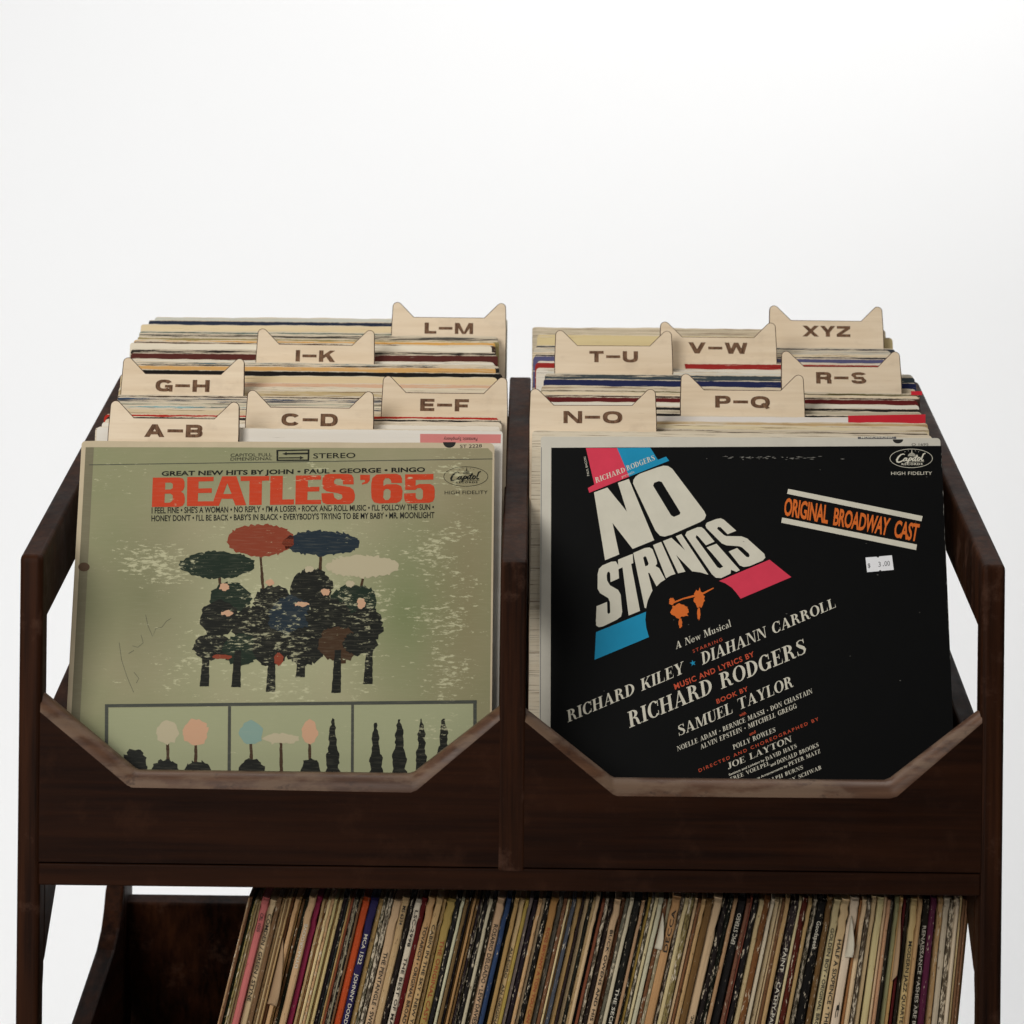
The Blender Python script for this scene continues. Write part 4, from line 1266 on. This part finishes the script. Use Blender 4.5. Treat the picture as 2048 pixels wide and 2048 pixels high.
def black_cover():
    y, ht, th = 152.0, 313.0, 3.2
    x0 = at(1086, 880, y)[0]; x1 = at(1884.5, 874, y)[0]
    z = at(1490, 876, y)[2]
    wd = x1 - x0
    o = link('record_sleeve', sleeve_mesh(wd, ht, th, random.Random(5), 2.2, .3), WHITEB)
    place(o, y, z, ht, LEAN['R'], (x0 + x1) / 2, -0.35)
    tag(o, 'black record cover with slanted white, pink and blue lettering', 'record', 'records in the upper bins')
    fc = Face(o, -th / 2)
    I = lambda u, v: (u, v)
    h = wd / 2
    tl = fc.uv(1102.5, 895.5); tr = fc.uv(1883.5, 891.8)
    link('cover_print', loop_mesh([[(tl[0], 1), tl, (tr[0] - .3, tr[1]), (h - .2, 1)]], fc.y, .004, .10), INKBLK, o)
    D = crop(1150, 890, 4.2933)
    L = .2
    letters = [
        outline_polys([(163, 408), (278, 366), (445, 572), (368, 325), (462, 292), (680, 818), (495, 893), (322, 670), (380, 940), (258, 990)]),
        outline_polys([(498, 330), (502, 300), (520, 272), (555, 248), (700, 195), (760, 178), (800, 182), (835, 205), (1110, 570), (1125, 605), (1112, 638), (1075, 662), (830, 770), (770, 787), (730, 780), (690, 735)],
                      [[(670, 350), (680, 325), (720, 310), (745, 318), (905, 580), (900, 597), (850, 618), (825, 605)]]),
        outline_polys([(378, 1145), (305, 1178), (302, 1105), (292, 1087), (278, 1095), (272, 1120), (276, 1165), (300, 1205), (370, 1245), (392, 1285), (405, 1430), (396, 1472), (360, 1500), (240, 1558), (205, 1565), (182, 1550),
                       (180, 1510), (185, 1385), (275, 1348), (278, 1440), (290, 1453), (303, 1438), (300, 1350), (285, 1315), (215, 1272), (194, 1235), (195, 1110), (205, 1065), (235, 1035), (310, 1003), (350, 1000), (370, 1030)]),
        outline_polys([(370, 985), (495, 935), (500, 1015), (482, 1022), (558, 1425), (460, 1465), (408, 1050), (372, 1068)]),
        outline_polys([(500, 928), (600, 885), (640, 880), (665, 895), (700, 985), (705, 1020), (690, 1040), (722, 1058), (775, 1155), (735, 1180), (700, 1215), (640, 1100), (627, 1098), (665, 1250), (645, 1290), (625, 1335),
                       (610, 1402), (598, 1398)], [[(585, 968), (600, 955), (612, 962), (632, 1020), (625, 1035), (603, 1042)]]),
        outline_polys([(670, 860), (740, 832), (862, 1108), (820, 1122), (782, 1145)]),
        outline_polys([(755, 825), (828, 797), (945, 905), (865, 785), (913, 765), (1145, 1115), (1080, 1095), (1005, 1085), (868, 945), (948, 1088), (885, 1102)]),
        outline_polys([(946, 775), (960, 745), (1050, 707), (1085, 705), (1110, 725), (1198, 830), (1125, 862), (1058, 785), (1042, 775), (1036, 795), (1222, 1050), (1245, 1060), (1272, 1045), (1175, 930), (1130, 880), (1215, 848),
                       (1415, 1075), (1385, 1090), (1340, 1072), (1335, 1105), (1255, 1143), (1210, 1140), (1175, 1110)]),
        outline_polys([(1385, 737), (1310, 767), (1250, 707), (1228, 703), (1220, 720), (1280, 775), (1300, 783), (1430, 785), (1480, 805), (1625, 935), (1634, 968), (1612, 992), (1500, 1040), (1450, 1048), (1415, 1035), (1320, 915),
                       (1392, 885), (1470, 960), (1490, 966), (1500, 952), (1492, 932), (1435, 880), (1410, 870), (1300, 862), (1260, 845), (1130, 715), (1120, 690), (1132, 668), (1210, 637), (1250, 630), (1278, 642)]),
    ]
    link('title_lettering', flat_mesh(fc, letters, L, D), TITLEW, o)
    for nm_, pl_, mt_ in (('pink_block', [(93, 26), (360, 26), (465, 272), (122, 411), (110, 370), (166, 340)], CPINK),
                          ('pink_block', [(1237, 1168), (1670, 985), (1857, 1135), (1422, 1320), (1385, 1270), (1345, 1225), (1290, 1188)], CPINK),
                          ('blue_block', [(360, 26), (645, 22), (712, 128), (782, 100), (808, 136), (465, 272)], CBLUE),
                          ('blue_block', [(180, 1608), (610, 1432), (604, 1500), (612, 1570), (635, 1650), (168, 1845)], CBLUE)):
        link(nm_, flat_mesh(fc, [outline_polys(pl_)], L, D), mt_, o)
    # a pair of plain orange splashes
    r2 = random.Random(4)
    def blot(cx, cy, rx, ry, n=26): return [(cx + rx * (1 + r2.uniform(-.22, .22)) * math.cos(2 * math.pi * i / n), cy + ry * (1 + r2.uniform(-.22, .22)) * math.sin(2 * math.pi * i / n)) for i in range(n)]
    sp = [outline_polys(blot(905, 1425, 78, 58)), outline_polys(blot(1066, 1320, 42, 82)), outline_polys(blot(830, 1345, 24, 30)), outline_polys(blot(905, 1530, 14, 44)), outline_polys(blot(1062, 1450, 14, 52))]
    for q in stroke([(850, 1352), (930, 1320), (1030, 1295), (1100, 1275), (1190, 1228)], [14, 12, 18, 16, 8]): sp.append([[q[0], q[1], q[2]], [q[0], q[2], q[3]]])
    link('orange_splash', flat_mesh(fc, sp, L, D), CORANGE, o)
    # slanted bars and words
    E = crop(1540, 880, 5.3667)
    link('white_bar', flat_mesh(fc, [outline_polys([(195, 525), (1638, 818), (1625, 873), (183, 578)])], L, E), TITLEW, o)
    link('white_bar', flat_mesh(fc, [outline_polys([(130, 832), (1578, 1123), (1567, 1182), (120, 888)])], L, E), TITLEW, o)
    its = [(sans('ORIGINAL', .028, 3, .95), CAPH, [E(145, 802), E(618, 893), E(165, 626), E(634, 712)]),
           (sans('BROADWAY', .028, 3, .95), CAPH, [E(675, 907), E(1262, 1021), E(695, 735), E(1298, 850)]),
           (sans('CAST', .028, 3, .95), CAPH, [E(1325, 1036), E(1578, 1086), E(1350, 866), E(1608, 912)])]
    link('cast_lettering', fc.glyphs(its, L), CORANGE, o)
    st = [(1025, 1262), (1145, 1253), (1150, 1262), (1166, 1262), (1172, 1250), (1308, 1238), (1328, 1395), (1196, 1406), (1190, 1398), (1174, 1399), (1168, 1409), (1042, 1420)]
    sk = link('price_sticker', flat_mesh(fc, [outline_polys(st)], .22, E), STICK, o)
    sk['label'] = 'small white price sticker'
    link('lettering', fc.glyphs([(sans('$', .012), CAPH, [E(1050, 1370), E(1078, 1368), E(1047, 1327), E(1075, 1325)]),
                                 (sans('3', .0), CAPH, [E(1164, 1362), E(1190, 1360), E(1160, 1310), E(1186, 1308)]),
                                 (sans('.', .01), CAPH * .2, [E(1211, 1355), E(1222, 1354), E(1211, 1344), E(1222, 1343)]),
                                 (sans('00', .0), CAPH, [E(1230, 1354), E(1288, 1349), E(1226, 1302), E(1284, 1298)])], .28), GREYINK, sk)
    capitol(fc, E, 1515, 198, 228, 100, (1355, 142, 1668, 250), [(1412, 270), (1637, 268), (1412, 251), (1637, 249)], (1522, 176, 42),
            [(1300, 376), (1738, 374), (1300, 342), (1738, 340)], TITLEW, L, o)
    # small words
    Q = crop(1050, 1200, 2.147)
    R1 = crop(1110, 1250, 5.2216); R2 = crop(1360, 1180, 5.2216)
    def q4(T, BL, BR, TL, TR): return [T(*BL), T(*BR), T(*TL), T(*TR)]
    wl = [
        (serif('RICHARD KILEY'), 1.0, q4(R1, (135, 1018), (1352, 500), (122, 895), (1340, 378))),
        (serif('DIAHANN CARROLL'), 1.0, q4(R2, (232, 783), (1628, 180), (218, 655), (1606, 80))),
        (serif('RICHARD RODGERS'), 1.0, q4(Q, (449, 550), (1210, 228), (440, 482), (1198, 164))),
        (serif('SAMUEL TAYLOR'), 1.0, q4(Q, (662, 585), (1154, 371), (655, 540), (1146, 322))),
        (serif('A New Musical'), 1.0, q4(Q, (648, 212), (887, 113), (646, 181), (880, 84))),
        (serif('NOELLE ADAM \u2022 BERNICE MASSI \u2022 DON CHASTAIN'), 1.0, q4(Q, (655, 650), (1235, 400), (651, 630), (1231, 380))),
        (serif('ALVIN EPSTEIN \u2022 MITCHELL GREGG'), 1.0, q4(Q, (755, 642), (1168, 463), (751, 622), (1164, 443))),
        (serif('POLLY ROWLES'), 1.0, q4(Q, (895, 643), (1077, 566), (891, 623), (1073, 546))),
        (serif('JOE LAYTON'), 1.0, q4(Q, (872, 727), (1147, 608), (867, 702), (1142, 582))),
        (serif('DAVID HAYS'), 1.0, q4(Q, (1035, 692), (1168, 634), (1031, 675), (1164, 617))),
        (serif('FREE VOELPEL'), 1.0, q4(Q, (884, 779), (1052, 708), (880, 763), (1048, 692))),
        (serif('DONALD BROOKS'), 1.0, q4(Q, (1084, 706), (1262, 629), (1080, 689), (1258, 612))),
        (serif('PETER MATZ'), 1.0, q4(Q, (1134, 714), (1269, 656), (1130, 698), (1265, 640))),
        (serif('RALPH BURNS'), 1.0, q4(Q, (1030, 793), (1195, 725), (1026, 777), (1191, 709))),
        (serif('BUDDY SCHWAB'), 1.0, q4(Q, (1088, 806), (1273, 726), (1084, 790), (1269, 710))),
        (serif('RICHARD'), 1.0, q4(D, (180, 328), (434, 231), (170, 282), (422, 190))),
        (serif('RODGERS'), 1.0, q4(D, (449, 222), (690, 128), (437, 180), (674, 86))),
        (serif('presents'), 1.0, q4(D, (404, 283), (510, 240), (398, 258), (504, 215))),
        (sans('Settings and Lighting by', .02), CAPH, q4(Q, (876, 756), (1029, 691), (874, 747), (1027, 682))),
        (sans('and', .02), CAPH, q4(Q, (1056, 716), (1078, 706), (1053, 704), (1075, 694))),
        (sans('Dance Arrangements by', .02), CAPH, q4(Q, (968, 783), (1128, 715), (966, 774), (1126, 706))),
        (sans('PAUL BACON', .0), CAPH, q4(D, (124, 264), (92, 101), (106, 267), (74, 104))),
    ]
    link('credits_lettering', fc.glyphs(wl, .21), TITLEW, o)
    rl = [
        (sans('STARRING', .0, 3, 1.35), CAPH, q4(Q, (722, 228), (849, 175), (719, 214), (845, 162))),
        (sans('MUSIC AND LYRICS BY', .02, 3, 1.15), CAPH, q4(Q, (645, 385), (986, 241), (638, 363), (980, 221))),
        (sans('BOOK BY', .02, 3, 1.15), CAPH, q4(Q, (825, 446), (959, 389), (820, 428), (954, 371))),
        (sans('with', .02), CAPH, q4(Q, (922, 502), (950, 490), (919, 490), (947, 478))),
        (sans('and', .02), CAPH, q4(Q, (965, 583), (991, 571), (962, 571), (988, 559))),
        (sans('DIRECTED AND CHOREOGRAPHED BY', .01, 3, 1.4), CAPH, q4(Q, (748, 740), (1262, 516), (744, 727), (1258, 503))),
    ]
    link('red_lettering', fc.glyphs(rl, .21), CRED, o)
    star = []
    for i in range(10):
        rr = 33 if i % 2 == 0 else 13
        a = math.radians(-105 + 36 * i)
        star.append((1440 + rr * math.cos(a), 398 + rr * math.sin(a)))
    link('blue_star', flat_mesh(fc, [outline_polys(star)], L, R1), CBLUE, o)
    # upper lip: dark strip with cut-off letters, half disc, catalogue number
    T8 = crop(1460, 580, 4.391)
    link('printed_strip', fc.polys([[(1122, 1290), (1460, 1287), (1460, 1308), (1122, 1309)]], .05, T8), GREYINK, o)
    link('strip_lettering', fc.glyphs([(sans('MONOPHONIC', .02), CAPH, q4(T8, (1150, 1303), (1440, 1301), (1150, 1288), (1440, 1286)))], .09), TITLEW, o)
    hd = [(1475 + 46 * math.cos(math.pi * i / 12), 1312 + 36 * math.sin(math.pi * i / 12)) for i in range(13)]
    link('printed_half_disc', fc.polys([hd], .05, T8), BLACKINK, o)
    link('catalogue_lettering', fc.glyphs([(sans('O 1695'), CAPH, q4(E, (1520, 63), (1700, 61), (1520, 36), (1700, 34)))], .05), BLACKINK, o)
    # scuffs along the fold below the upper edge
    rs = random.Random(8)
    sc = []
    for _ in range(46):
        u = 1445 + abs(rs.gauss(0, 1)) * 110; v = 915 + rs.gauss(0, 1.6) + (u - 1445) * .004
        if u > 1840: continue
        a, b = rs.uniform(1, 6), rs.uniform(.4, 1.2)
        sc.append(outline_polys([(u - a, v), (u, v - b), (u + a, v), (u, v + b)]))
    for _ in range(26):
        t_ = rs.random() ** 1.5
        u = 1882.6 + 20 * t_ + rs.uniform(-1.2, .2); v = 900 + 470 * t_
        b = rs.uniform(1.5, 9); a = rs.uniform(.3, .9)
        sc.append(outline_polys([(u - a, v), (u, v - b), (u + a * .6, v), (u, v + b)]))
    for _ in range(16):
        u, v = rs.uniform(1110, 1880), rs.uniform(900, 1400)
        a, b = rs.uniform(.6, 2.2), rs.uniform(.4, .8)
        sc.append(outline_polys([(u - a, v), (u, v - b), (u + a, v + b * .5), (u, v + b)]))
    link('scuff_marks', flat_mesh(fc, sc, .3, I), SCUFFG, o)['kind'] = 'stuff'
    # grey spine fold to the left of the print
    link('spine_print', loop_mesh([[(-h + .4, 2), (-h + .4, ht - 9), (-h + .8, ht - 9), (-h + .8, 2)]], fc.y, .004, .05), GREYINK, o)
    return o


black_cover()

# ------------------------------------------------------------------ the lower row of records
PAL = {
    'c': ('cream', (206, 182, 140), .25), 't': ('tan', (182, 148, 104), .35), 'k': ('black', (34, 31, 28), .42), 'b': ('brown', (112, 80, 52), .35),
    'w': ('off-white', (205, 195, 172), .2), 'g': ('grey', (112, 106, 96), .45), 'm': ('mottled black', (92, 82, 66), .95), 'r': ('rust brown', (120, 70, 46), .35),
    'o': ('bright orange-red', (168, 62, 26), .1), 'n': ('navy', (44, 46, 88), .1), 'p': ('pink', (192, 116, 104), .1), 'x': ('crimson', (136, 32, 60), .22),
    'd': ('dark red', (88, 30, 26), .3), 'u': ('deep blue', (34, 64, 92), .2), 'y': ('yellow', (176, 154, 86), .25), 'a': ('gold', (178, 144, 94), .25),
    'e': ('grey-green', (150, 144, 112), .45), 'v': ('purple', (72, 20, 50), .15), 's': ('slate', (70, 76, 86), .4), 'l': ('olive', (132, 116, 76), .5), 'f': ('pale orange', (172, 126, 80), .2),
}
ROW = []


def spines(x0, s, txt):
    for q in txt.split():
        u, rest = q.split(':')
        ROW.append((x0 + float(u) / s, rest))


spines(420, 4.6, '375:t 392:b 410:k 428:l 448:l 470:c 510:p 562:c 608:b 640:t 672:c 700:b 728:t 762:b 800:t 838:t 875:b 912:k 955:c 1002:x 1045:t 1080:b 1108:c 1134:t 1160:c 1186:t 1212:c 1250:k 1284:k 1308:t 1334:r 1366:m 1396:e 1426:k 1450:b 1504:o 1562:n 1606:t 1650:m 1694:m 1748:c 1806:c 1846:k')
spines(800, 4.6, '140:w 186:d 234:t 284:t 322:t 374:a 432:k 500:w 540:b 566:k 598:b 630:t 664:b 698:k 740:m 780:k 812:w 846:k 904:c 962:u 1002:k 1040:a 1078:c 1112:y 1150:g 1194:k 1226:t 1260:c 1294:k 1340:f 1388:g 1426:b 1462:c 1494:t 1540:s 1590:t 1632:k 1674:c 1712:k')
spines(1180, 4.6, '12:c 46:c 86:k 112:r 160:m 212:k 256:c 298:r 336:g 370:w 414:k 464:t 508:k 542:y 588:m 636:c 676:w 722:b 760:e 818:t 868:m 928:c 976:l 1018:c 1060:b 1104:t 1156:b 1222:c 1272:k 1326:k 1364:t 1420:k 1478:b 1512:r 1552:k 1602:c 1650:r 1706:w')
spines(1560, 3.96, '14:c 48:c 78:b 104:t 152:k 198:c 244:d 280:t 322:m 384:k 426:b 464:c 512:c 562:w 606:f 646:c 682:m 730:c 788:c 838:c 868:t 898:k 934:e 978:t 1016:d 1042:k 1082:c 1128:t 1162:k 1214:v 1262:t 1306:w 1354:m 1386:w 1414:c 1442:b 1466:b 1486:b')
ROW.sort()
SPTXT = {   # index near photo column: (text, ink, from, to along the spine in mm from its upper end, reads upward?)
    530: ('CRL 1035', 'k', 12, 28, 0), 542: ('COMDEN / GREEN / STYNE', 'k', 12, 88, 0), 627.6: ('DYNAGROOVE', 'w', 22, 60, 1), 759.6: ('MCA 1522     JOHNNY DODDS \u2022 Spirit of New Orleans', 'w', 30, 170, 0),
    800: ('THE PENTANGLE \u2022 SWEET CHILD / 6334', 'k', 44, 150, 0), 812.6: ('MS 6334', 'k', 6, 22, 0), 830.4: ('LSC-2998    THE BEST OF MARIO LANZA', 'k', 8, 150, 0),
    850.9: ('TOVARICH \u2022 ORIGINAL BROADWAY CAST', 'k', 24, 138, 0), 861.7: ('CABIN IN THE SKY \u2022 NEW YORK CAST', 'k', 22, 140, 0), 881.3: ('THE ORIGINAL CAST ALBUM', 'r', 34, 130, 0),
    996.5: ('ROSARIO DELGADO \u2022 LEW DAVIES and his Orchestra', 'k', 22, 150, 0), 1034.3: ('ALLEGRO   AN ORIGINAL CAST ALBUM', 'k', 40, 150, 0), 1091.3: ('ROSS BRYANT A TON YOU CAN HELP', 'r', 24, 120, 0),
    1235.6: ('BUCK OWENS AND HIS BUCKAROOS', 'k', 26, 150, 0), 1270: ('THE SECRET AGENT FILE', 'w', 76, 160, 0), 1357.8: ('DECCA', 'k', 10, 46, 1), 1445.6: ('RSO Records, Inc.', 'k', 100, 150, 1),
    1488.7: ('EPIC STEREO', 'w', 12, 38, 1), 1598.4: ('FAINT    CATHY-PALA SORROWS', 'w', 40, 150, 0), 1657: ('Goodspeek', 'w', 18, 42, 0), 1677.2: ('GOLDEN BOY \u2022 ORIGINAL BROADWAY CAST', 'k', 24, 146, 0),
    1689.3: ('HALF A SIXPENCE \u2022 THE ORIGINAL CAST', 'k', 34, 160, 0), 1701.9: ('t / 5', 'k', 86, 150, 0), 1833.2: ('MODERN JAZZ QUARTET 1962 FESTIVAL', 'k', 34, 150, 0), 1853.4: ('RENAISSANCE \u2022 ASHES ARE BURNING', 'w', 22, 130, 0),
}
INK = {'k': paper('spine_black_ink', (0.03, 0.027, 0.024)), 'w': paper('spine_white_ink', (0.62, 0.58, 0.48)), 'r': paper('spine_red_ink', (0.30, 0.07, 0.03))}


def lean_at(px):
    K = [(480, 14.6), (800, 12.8), (1000, 11.8), (1480, 10.2), (1650, 7.5), (1780, 4.2), (1860, 2.6), (1960, 1.6)]
    for (a, la), (b, lb) in zip(K, K[1:]):
        if px <= b: return la + (lb - la) * max(0, px - a) / (b - a)
    return 1.6


def spine_mesh(th, ht, dp, r):
    """a shelved sleeve seen spine-on: x thickness, y depth into the shelf, z height; rounded spine, frayed upper corner"""
    t = th / 2
    prof = [(-t, 1.2), (-t * .72, .25), (0, 0), (t * .72, .25), (t, 1.2)]
    lev = [0, ht * .25, ht * .5, ht * .75] + [ht - q for q in (34, 26, 19, 13, 8, 4.5, 2, 0.6)] + [ht]
    v, rows = [], []
    for z in lev:
        k = (ht - z)
        back = 0 if k > 4 else (4 - k) * r.uniform(.2, .8)
        if k == 0: back += 1.2
        jx = r.uniform(-.10, .10) * th if k < 30 else r.uniform(-.03, .03) * th
        row = []
        for x, y in prof:
            v.append((x * (1 + r.uniform(-.08, .08)) + jx, y + back + r.uniform(-.12, .12), z)); row.append(len(v) - 1)
        v.append((t * .9 + jx * .3, dp, z)); row.append(len(v) - 1)
        v.append((-t * .9 + jx * .3, dp, z)); row.append(len(v) - 1)
        rows.append(row)
    f = []
    m = len(rows[0])
    for a, b in zip(rows, rows[1:]):
        for i in range(m):
            j = (i + 1) % m
            f.append((a[i], a[j], b[j], b[i]))
    f.append(tuple(rows[0][::-1])); f.append(tuple(rows[-1]))
    return mesh_from(v, f)


FLAPW = paper('torn_white_paper', (0.60, 0.55, 0.44))
FLAPT = paper('torn_brown_paper', (0.36, 0.24, 0.14))
ANCH = {'o': 'the bright orange-red spine', 'p': 'the pink spine', 'x': 'the crimson spine', 'v': 'the purple spine', 'n': 'the navy spine', 'u': 'the deep blue spine'}


MARK = {1270: 'the black spine lettered THE SECRET AGENT FILE', 1488.7: 'the black spine with bold capitals', 1677.2: 'the cream spine lettered GOLDEN BOY', 881.3: 'the gold spine with red lettering'}


def lower_row():
    r = random.Random(21)
    n = len(ROW)
    seen_y = 0
    anchor, cnt = 'the left end of the lower row', 0
    sides = []
    YS, PYTOP = 60.0, 1801.0
    used = set()
    wide = {q for q in SPTXT}
    ws = []
    for i, (px, key) in enumerate(ROW):
        a_ = ROW[i - 1][0] if i else px - 5
        b_ = ROW[i + 1][0] if i + 1 < n else px + 5
        f_ = 1.3 if any(abs(q - px) < 2.2 for q in wide) else (1.15 if key in 'ox' else r.choice((.5, .7, .85, 1.0)))
        ws.append((b_ - a_) / 2 * f_)
    tot, x_ = sum(ws), 0.0
    cen = []
    for w_ in ws:
        cen.append(x_ + w_ / 2); x_ += w_
    L_, R_ = 497.0, 1940.0
    cen = [L_ + c_ / tot * (R_ - L_) for c_ in cen]
    ws = [w_ / tot * (R_ - L_) for w_ in ws]
    for i, (px0, key) in enumerate(ROW):
        px, wpx = cen[i], ws[i]
        nxt = ROW[i + 1][0] if i + 1 < n else px + 5
        prv = ROW[i - 1][0] if i else px - 5
        y = YS + r.uniform(-3.0, 3.0)
        x, _, z = at(px, PYTOP + r.uniform(-3, 4) - 3, y)
        th = wpx / F * 2060 * 0.90
        th = max(1.6, th)
        ht, dp = 312.0 + r.uniform(-1, 1.5), 250.0
        word, rgb, wear = PAL[key]
        # vary repeated colours a little
        j = r.uniform(-14, 14)
        c = lin(tuple(max(4, min(250, q + j + r.uniform(-6, 6))) for q in rgb))
        o = link('shelved_record', spine_mesh(th, ht, dp, r), SPINE)
        a = math.radians(-18.0)
        ln = math.radians(lean_at(px))
        R = Matrix.Rotation(ln, 3, 'Y') @ Matrix.Rotation(-a, 3, 'X')
        top = Vector((x, y, z)) * MM
        o.location = top - R @ Vector((0, 0, ht * MM))
        o.rotation_euler = R.to_euler()
        o.color = (c[0] * .9, c[1] * .9, c[2] * .9, max(0, min(1, wear + r.uniform(-.15, .15))))
        # label
        key2 = None
        if key in ANCH: key2 = ANCH[key]
        elif any(abs(px0 - q) < 2.2 for q in MARK): key2 = MARK[[q for q in MARK if abs(px0 - q) < 2.2][0]]
        elif key == 'y':
            seen_y += 1
            key2 = 'the plain yellow spine' if seen_y == 1 else 'the yellow-green spine'
        cnt += 1
        if key2:
            lab = key2.replace('the ', '', 1) + ' in the lower row of records'
            anchor, cnt = key2, 0
        elif cnt == 1 and not i:
            lab = 'frayed tan record at the left end of the lower row'
            anchor, cnt = 'the leftmost record of the lower row', 0
        else:
            nm = ['', 'first', 'second', 'third', 'fourth', 'fifth', 'sixth', 'seventh', 'eighth', 'ninth', 'tenth', 'eleventh', 'twelfth', 'thirteenth', 'fourteenth', 'fifteenth', 'sixteenth', 'seventeenth', 'eighteenth',
                  'nineteenth', 'twentieth', 'twenty-first', 'twenty-second', 'twenty-third', 'twenty-fourth', 'twenty-fifth', 'twenty-sixth', 'twenty-seventh', 'twenty-eighth', 'twenty-ninth', 'thirtieth',
                  'thirty-first', 'thirty-second', 'thirty-third', 'thirty-fourth', 'thirty-fifth', 'thirty-sixth', 'thirty-seventh', 'thirty-eighth', 'thirty-ninth', 'fortieth']
            k = nm[cnt] if cnt < len(nm) else f'{cnt}th'
            lab = f'{word} record spine, {k} to the right of {anchor}'
        tag(o, lab, 'record', 'records on the lower shelf')
        # loose torn paper curling out of a few sleeves
        for fpx, l0, l1, wd_, kind_ in ((583, 34, 92, 15, 't'), (1331, 10, 40, 9, 'w'), (1703, 14, 48, 10, 'w'), (1803, 8, 70, 6, 't')):
            if abs(px - fpx) < wpx / 2 + .01:
                fv, ff, nn = [], [], 7
                for q in range(nn + 1):
                    t_ = q / nn
                    zz = ht - l0 - (l1 - l0) * t_
                    ww = wd_ * math.sin(math.pi * min(1, t_ * .62 + .02)) if t_ < .86 else wd_ * (1 - t_) * 3
                    for g in range(4):
                        u_ = g / 3
                        fv.append((-th * .2 + ww * u_ * .55, -.4 - ww * .55 * math.sin(u_ * 1.5), zz + r.uniform(-.5, .5) - u_ * ww * .25))
                for q in range(nn):
                    for g in range(3):
                        b0 = q * 4 + g
                        ff.append((b0, b0 + 1, b0 + 5, b0 + 4))
                fm = mesh_from(fv, ff)
                for p_ in fm.polygons: p_.use_smooth = True
                fo = link('torn_paper', fm, FLAPW if kind_ == 'w' else FLAPT, o)
                so = fo.modifiers.new('thickness', 'SOLIDIFY'); so.thickness = .0003
        # words on the spine
        hit = [q for q in SPTXT if abs(q - px0) < 2.2 and q not in used]
        if hit:
            q = hit[0]; used.add(q)
            text, ink, a0, a1, up = SPTXT[q]
            V, Fc = sans(text, .012, 2)
            xs = [p[0] for p in V]
            L0, L1 = min(xs), max(xs)
            cap = th * .46
            v = []
            for (vx, vy) in V:
                s_ = (vx - L0) / (L1 - L0); t_ = vy / CAPH
                if up:
                    v.append((cap / 2 - t_ * cap, -.35, ht - a1 + s_ * (a1 - a0)))
                else:
                    v.append((-cap / 2 + t_ * cap, -.35, ht - a0 - s_ * (a1 - a0)))
            me = mesh_from(v, Fc)
            bm = bmesh.new(); bm.from_mesh(me); bm.normal_update()
            for fcx in bm.faces:
                if fcx.normal.y > 0: fcx.normal_flip()
            bm.to_mesh(me); bm.free()
            link('spine_lettering', me, INK[ink], o)


lower_row()
